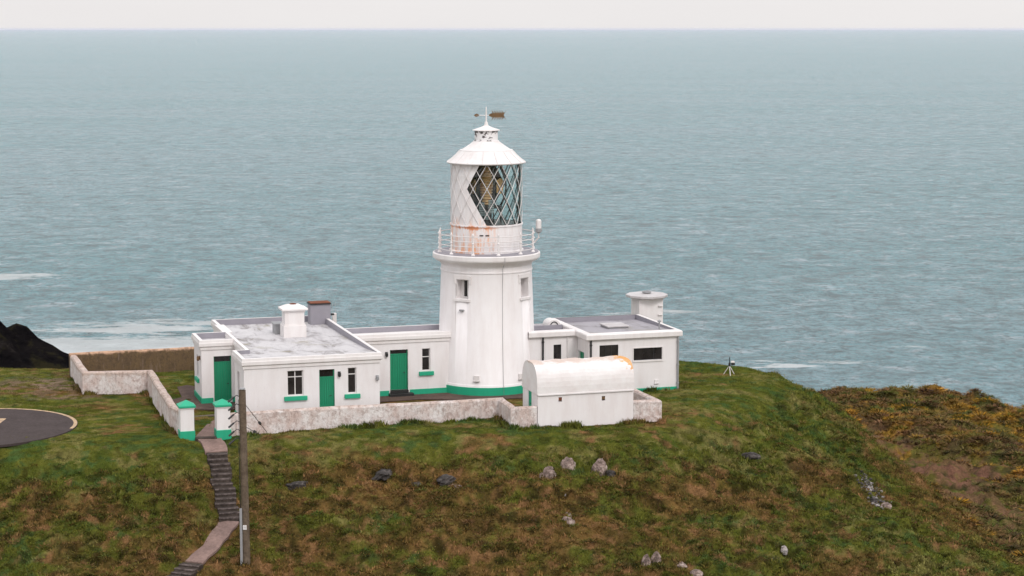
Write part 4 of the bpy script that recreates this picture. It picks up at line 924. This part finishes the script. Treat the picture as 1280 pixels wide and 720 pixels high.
# ------------------------------------------------------------------ telegraph pole
PX, PY = -13.1, 95.43; pzb = gz(PX, PY); PT = 4.62
tp = thing('telegraph_pole', 'tall timber telegraph pole with insulators, beside the stone steps', 'telegraph pole', xyz=(PX,PY,pzb), rz=0); ORI[tp.name] = (PX,PY,pzb)
bm = B(); tube(bm, [(PX+.03,PY,pzb-.6),(PX+.01,PY,pzb+3),(PX-.03,PY,PT-.05),(PX-.03,PY,PT)], .20, 14, .155); part('pole', bm, 'wood', tp)
bm = B(); lathe(bm, [(.16,PT),(.14,PT+.05),(.03,PT+.07)], PX-.03, PY, 14); part('pole_cap', bm, 'steel', tp)
for i in range(6):
    z = PT-.35-i*.42; l = .38 if i < 5 else .25; y = PY-.05
    bm = B(); tube(bm, [(PX-.14,y,z-.02),(PX-.3,y-.05,z+.06),(PX-.46,y-.12,z-.06),(PX-.60,y-.2,z-.18)], .022, 6); o = part('insulator_bracket', bm, 'black', tp)
    bm = B(); tube(bm, [(PX-.44,y-.1,z-.04),(PX-.68,y-.24,z-.24)], .05, 8); part('insulator', bm, 'black', o)
bm = B(); tube(bm, [(PX-.22,PY-.1,PT-2.6),(PX-.2,PY-.12,pzb+2.6)], .022, 6); part('cable', bm, 'black', tp)
bm = B(); tube(bm, [(PX-.2,PY-.1,PT-.5),(PX-.21,PY-.1,PT-2.6)], .012, 6); part('cable', bm, 'black', tp)
bm = B(); box(bm, PX-.24,PX-.12,PY-.2,PY-.1,pzb-.2,pzb+2.65,.01); part('cable_guard', bm, 'steel', tp)
bm = B(); box(bm, PX-.08,PX+.1,PY-.225,PY-.2,pzb+1.6,pzb+1.82); o = part('notice_plate', bm, 'trim', tp, 'small white plate on the pole')
bm = B(); 
for zz in (1.67,1.71,1.75): box(bm, PX-.05,PX+.07,PY-.229,PY-.2255,pzb+zz,pzb+zz+.012)
part('notice_print', bm, 'steel', o)
for (ex, ey, f, zs) in ((-13.45,107.6,.62,PT-.8),(-13.75,107.1,.55,PT-1.9)):
    a = Vector((PX+.12,PY+.05,zs)); b = Vector((ex,ey,-.05)); bm = B(); tube(bm, [a,b], .017, 5); o = part('stay_wire', bm, 'black', tp)
    c_ = a.lerp(b, f); e = (b-a).normalized(); bm = B(); tube(bm, [c_-e*.3, c_-e*.2, c_+e*.2, c_+e*.3], .075, 8); part('stay_insulator', bm, 'black', o)
# tripod
tx, ty = 13.95, 126.0; tz = gz(tx, ty)
tr = thing('survey_tripod', 'small black instrument tripod with pale legs, alone on the grass crest', 'tripod', xyz=(tx,ty,tz), rz=0); ORI[tr.name] = (tx,ty,tz)
for k, a in enumerate((-90,35,150)):
    ex, ey = tx+.42*math.cos(math.radians(a)), ty+.42*math.sin(math.radians(a))
    if a == -90: ex = tx+.02
    bm = B(); tube(bm, [(tx,ty,tz+.55),(ex,ey,gz(ex,ey)-.02)], .025, 6); part('leg', bm, 'frame', tr)
bm = B(); tube(bm, [(tx,ty,tz+.5),(tx,ty,tz+.72)], .07, 8); tube(bm, [(tx,ty,tz+.7),(tx,ty,tz+1.1)], .03, 6); part('mast', bm, 'black', tr)
bm = B(); box(bm, tx+.1,tx+.34,ty-.08,ty+.08,tz+.58,tz+.72,.01); o = part('instrument_box', bm, 'black', tr); bm = B(); box(bm, tx+.08,tx+.32,ty-.07,ty+.07,tz+.73,tz+.84,.02); part('instrument_lid', bm, 'frame', o)
# ------------------------------------------------------------------ rocks
def rock(x, y, sx, sy, sz, mat, label, cat='rock', group=None, sink=.3, seed=0, name='rock', rot=0.):
    sx *= .85; sy *= .9; sz *= .88
    bm = B(); bmesh.ops.create_icosphere(bm, subdivisions=4, radius=1)
    co = np.array([v.co[:] for v in bm.verts]); s = seed*3.7
    n = fbm(co[:,0]*1.6+s, co[:,1]*1.6+co[:,2]*1.3, 4, 400+seed)+.6*fbm(co[:,2]*2.1+s, co[:,0]*1.9-co[:,1], 3, 420+seed)
    cell = np.round((co@np.array([.6,.3,.74])+.3*n)*3.2)/3.2
    f = 1+.34*n+.14*cell
    for v, k in zip(bm.verts, f): v.co = Vector((v.co.x*sx*k, v.co.y*sy*k, v.co.z*sz*k))
    bmesh.ops.rotate(bm, verts=bm.verts, cent=(0,0,0), matrix=Matrix.Rotation(rot, 3, 'Z'))
    z = float(hmacro(np.array([x*1.]), np.array([y*1.]))[0])+.02+sz*(1-2*sink)*.5-(.16 if mat == 'darkrock' else .05)
    me = bpy.data.meshes.new(name); bm.to_mesh(me); bm.free(); me.materials.append(M[mat])
    o = bpy.data.objects.new(name, me); COL.objects.link(o); o.location = (x, y, z); return tag(o, label, cat, group)
G1 = 'rocks breaking through the grass slope'
RK = [(2.02,103.35,.42,.35,.62,'rock','pale rounded rock, leftmost of the three below the vaulted store'),
      (3.0,104.1,.52,.4,.6,'rock','pale rock with a dark hollow, middle one of the three below the vaulted store'),
      (4.7,104.35,.65,.45,.6,'rock','grey-pink split rock, rightmost of the three below the vaulted store'),
      (5.25,104.2,.3,.3,.4,'darkrock','small dark rock touching the right side of the split rock'),
      (1.55,103.35,.2,.2,.25,'rock','tiny pale rock just left of the three big rocks'),
      (2.9,99.35,.42,.35,.38,'rock','low pink-grey rock halfway down the slope below the three big rocks'),
      (2.85,100.1,.32,.25,.2,'rock','flat small rock just above the low pink-grey rock'),
      (2.85,101.8,.14,.12,.16,'palestone','tiny white stone between the three big rocks and the low pink-grey rock'),
      (6.65,95.9,.26,.25,.6,'rock','pointed upright pale rock at the bottom edge of the photo, right of centre'),
      (7.15,96.2,.3,.3,.55,'rock','brownish upright rock just right of the pointed one at the bottom edge'),
      (8.35,96.3,.42,.3,.22,'rock','low pale rock with dark cracks at the bottom edge, right of the pointed rocks'),
      (9.1,95.6,.4,.3,.25,'rock','flat grey-green rock lowest at the bottom edge, right of the pointed rocks'),
      (9.65,96.5,.22,.15,.1,'palestone','small flat white stone right of the low pale rocks at the bottom edge'),
      (13.9,98.9,.2,.16,.24,'palestone','bright pale boulder alone on the lower right grass'),
      (13.3,97.9,.28,.16,.12,'palestone','flat pale slab just below the bright pale boulder'),
      (-6.85,103.5,1.2,.55,.35,'darkrock','dark overhanging rock outcrop in the slope left of centre'),
      (-3.5,103.1,.8,.5,.4,'darkrock','dark broken outcrop in the slope in the middle'),
      (-3.0,102.3,.45,.35,.3,'rock','grey rubble rock just below the middle outcrop'),
      (-11.3,102.2,.7,.4,.35,'darkrock','dark hollow rock in the slope right of the telegraph pole'),
      (-5.0,102.8,.5,.3,.2,'darkrock','small dark ledge between the two dark outcrops'),
      (13.3,109.2,.6,.3,.22,'darkrock','dark ledge rock on the upper right shoulder of the slope'),
      (20.5,106.6,.5,.4,.35,'rock','reddish rock at the foot of the scree')]
for i, (x, y, a, b, c, m, lab) in enumerate(RK): rock(x, y, a, b, c, m, lab, 'rock', G1, seed=i, rot=rnd.uniform(0,3))
WS = [((1153,515),'white boulder highest on the lower headland, near the skyline'),((1115,555),'white boulder on the left of the lower headland, beside orange heath'),
      ((1201,551),'white boulder in the middle of the lower headland'),((1185,595),'white boulder beside the bare earth on the lower headland'),
      ((1233,641),'white stone low on the right of the lower headland'),((1243,653),'white stone lowest on the right of the lower headland'),((1245,565),'white boulder far right on the lower headland')]
WP = [(32.9,152.8),(24.9,128.6),(32.9,142.3),(28.3,127.7),(27.9,115.2),(28.0,113.4),(34.0,138.5)]
for i, ((x, y), (_, lab)) in enumerate(zip(WP, WS)): rock(x, y, .2, .15, .13, 'palestone', lab, 'boulder', 'white boulders on the lower headland', sink=.1, seed=40+i, name='boulder')
# scree
bm = B(); rr = random.Random(5)
for i in range(420):
    t = rr.random(); x = 20.3-.1*t+rr.gauss(0,.10+.28*math.sin(math.pi*t)); y = 112.1-6.0*t+rr.gauss(0,.2); s = rr.uniform(.04,.12)
    vv = bmesh.ops.create_icosphere(bm, subdivisions=1, radius=s)['verts']; z = gz(x, y)+.04
    for v in vv: v.co = Vector((x+v.co.x*rr.uniform(.8,1.3), y+v.co.y, z+v.co.z*rr.uniform(.5,1.1)))
def scr():
    t = NT('grey_scree'); i = t.n('ShaderNodeNewGeometry'); return t.setc(t.ramp(i.outputs['Random Per Island'], [(.0,(.02,.018,.017)),(.6,(.06,.05,.048)),(.9,(.3,.27,.26))]), .9)
M['scree'] = scr(); solo('scree', bm, 'scree', 'streak of dark and pale loose stones down the right-hand grass slope', 'scree', kind='stuff')
# ------------------------------------------------------------------ haze, world, sun, camera
HAZE = 1.2e-5
if HAZE:
    bm = B(); box(bm, -S-500, S+500, -260, S+500, -46, 30)
    hz = solo('haze', bm, 'white', 'thin sea haze over the whole view', 'haze', kind='stuff')
    m = bpy.data.materials.new('haze_air'); m.use_nodes = True; m.node_tree.nodes.clear(); o_ = m.node_tree.nodes.new('ShaderNodeOutputMaterial'); pv = m.node_tree.nodes.new('ShaderNodeVolumePrincipled')
    pv.inputs['Density'].default_value = HAZE; pv.inputs['Color'].default_value = (.86,.85,.98,1); pv.inputs['Anisotropy'].default_value = 0.
    m.node_tree.links.new(pv.outputs[0], o_.inputs['Volume']); hz.data.materials[0] = m
SE, SA = math.radians(42), math.radians(28)       # sun elevation, azimuth to the right of the camera's back
wd = bpy.data.worlds.new('World'); scene.world = wd; wd.use_nodes = True; nt = wd.node_tree; nt.nodes.clear()
N = nt.nodes.new; out = N('ShaderNodeOutputWorld'); bg = N('ShaderNodeBackground'); sky = N('ShaderNodeTexSky'); sky.sky_type = 'NISHITA'; sky.sun_disc = False
sky.sun_elevation = SE; sky.sun_rotation = math.pi-SA; sky.dust_density = 4
tc = N('ShaderNodeTexCoord'); sp = N('ShaderNodeSeparateXYZ'); nt.links.new(tc.outputs['Generated'], sp.inputs[0])
cr = N('ShaderNodeValToRGB'); cr.color_ramp.elements[0].position = 0.; cr.color_ramp.elements[0].color = (8.3,8.05,7.95,1); cr.color_ramp.elements[1].position = .9; cr.color_ramp.elements[1].color = (13.5,13.5,13.9,1)
e = cr.color_ramp.elements.new(.12); e.color = (8.9,8.8,8.8,1)
nt.links.new(sp.outputs['Z'], cr.inputs[0])
cn = N('ShaderNodeTexNoise'); cn.inputs['Scale'].default_value = 2.2; cn.inputs['Detail'].default_value = 5; mp = N('ShaderNodeMapping'); mp.inputs['Scale'].default_value = (1,1,4); nt.links.new(tc.outputs['Generated'], mp.inputs[0]); nt.links.new(mp.outputs[0], cn.inputs[0])
c2 = N('ShaderNodeValToRGB'); c2.color_ramp.elements[0].position = .3; c2.color_ramp.elements[0].color = (.96,.955,.96,1); c2.color_ramp.elements[1].position = .7; c2.color_ramp.elements[1].color = (1.04,1.045,1.04,1); nt.links.new(cn.outputs['Fac'], c2.inputs[0])
mu_ = N('ShaderNodeMix'); mu_.data_type = 'RGBA'; mu_.blend_type = 'MULTIPLY'; mu_.inputs[0].default_value = 1.; nt.links.new(cr.outputs[0], mu_.inputs[6]); nt.links.new(c2.outputs[0], mu_.inputs[7])
mx = N('ShaderNodeMix'); mx.data_type = 'RGBA'; mx.inputs[0].default_value = .95; nt.links.new(sky.outputs[0], mx.inputs[6]); nt.links.new(mu_.outputs[2], mx.inputs[7])
nt.links.new(mx.outputs[2], bg.inputs[0]); bg.inputs[1].default_value = .1; nt.links.new(bg.outputs[0], out.inputs[0])
sd = bpy.data.lights.new('sun', 'SUN'); sd.energy = 1.3; sd.angle = math.radians(16); sd.color = (1,.96,.93)
so = bpy.data.objects.new('sun', sd); COL.objects.link(so); so.rotation_euler = (math.pi/2-SE, 0, SA); so.location = (20,-20,60)
cd = bpy.data.cameras.new('camera'); co = bpy.data.objects.new('camera', cd); COL.objects.link(co); co.location = (0,0,22); cd.sensor_width = 36; cd.lens = 70
co.rotation_euler = (math.pi/2-math.atan(324/2489.), 0, 0); cd.clip_start = 1; cd.clip_end = 400000; scene.camera = co
scene.render.engine = 'CYCLES'; scene.cycles.volume_bounces = 1
v_ = scene.view_settings; v_.view_transform = 'Standard'; v_.look = 'None'; v_.exposure = .12; v_.gamma = 1; v_.use_curve_mapping = False
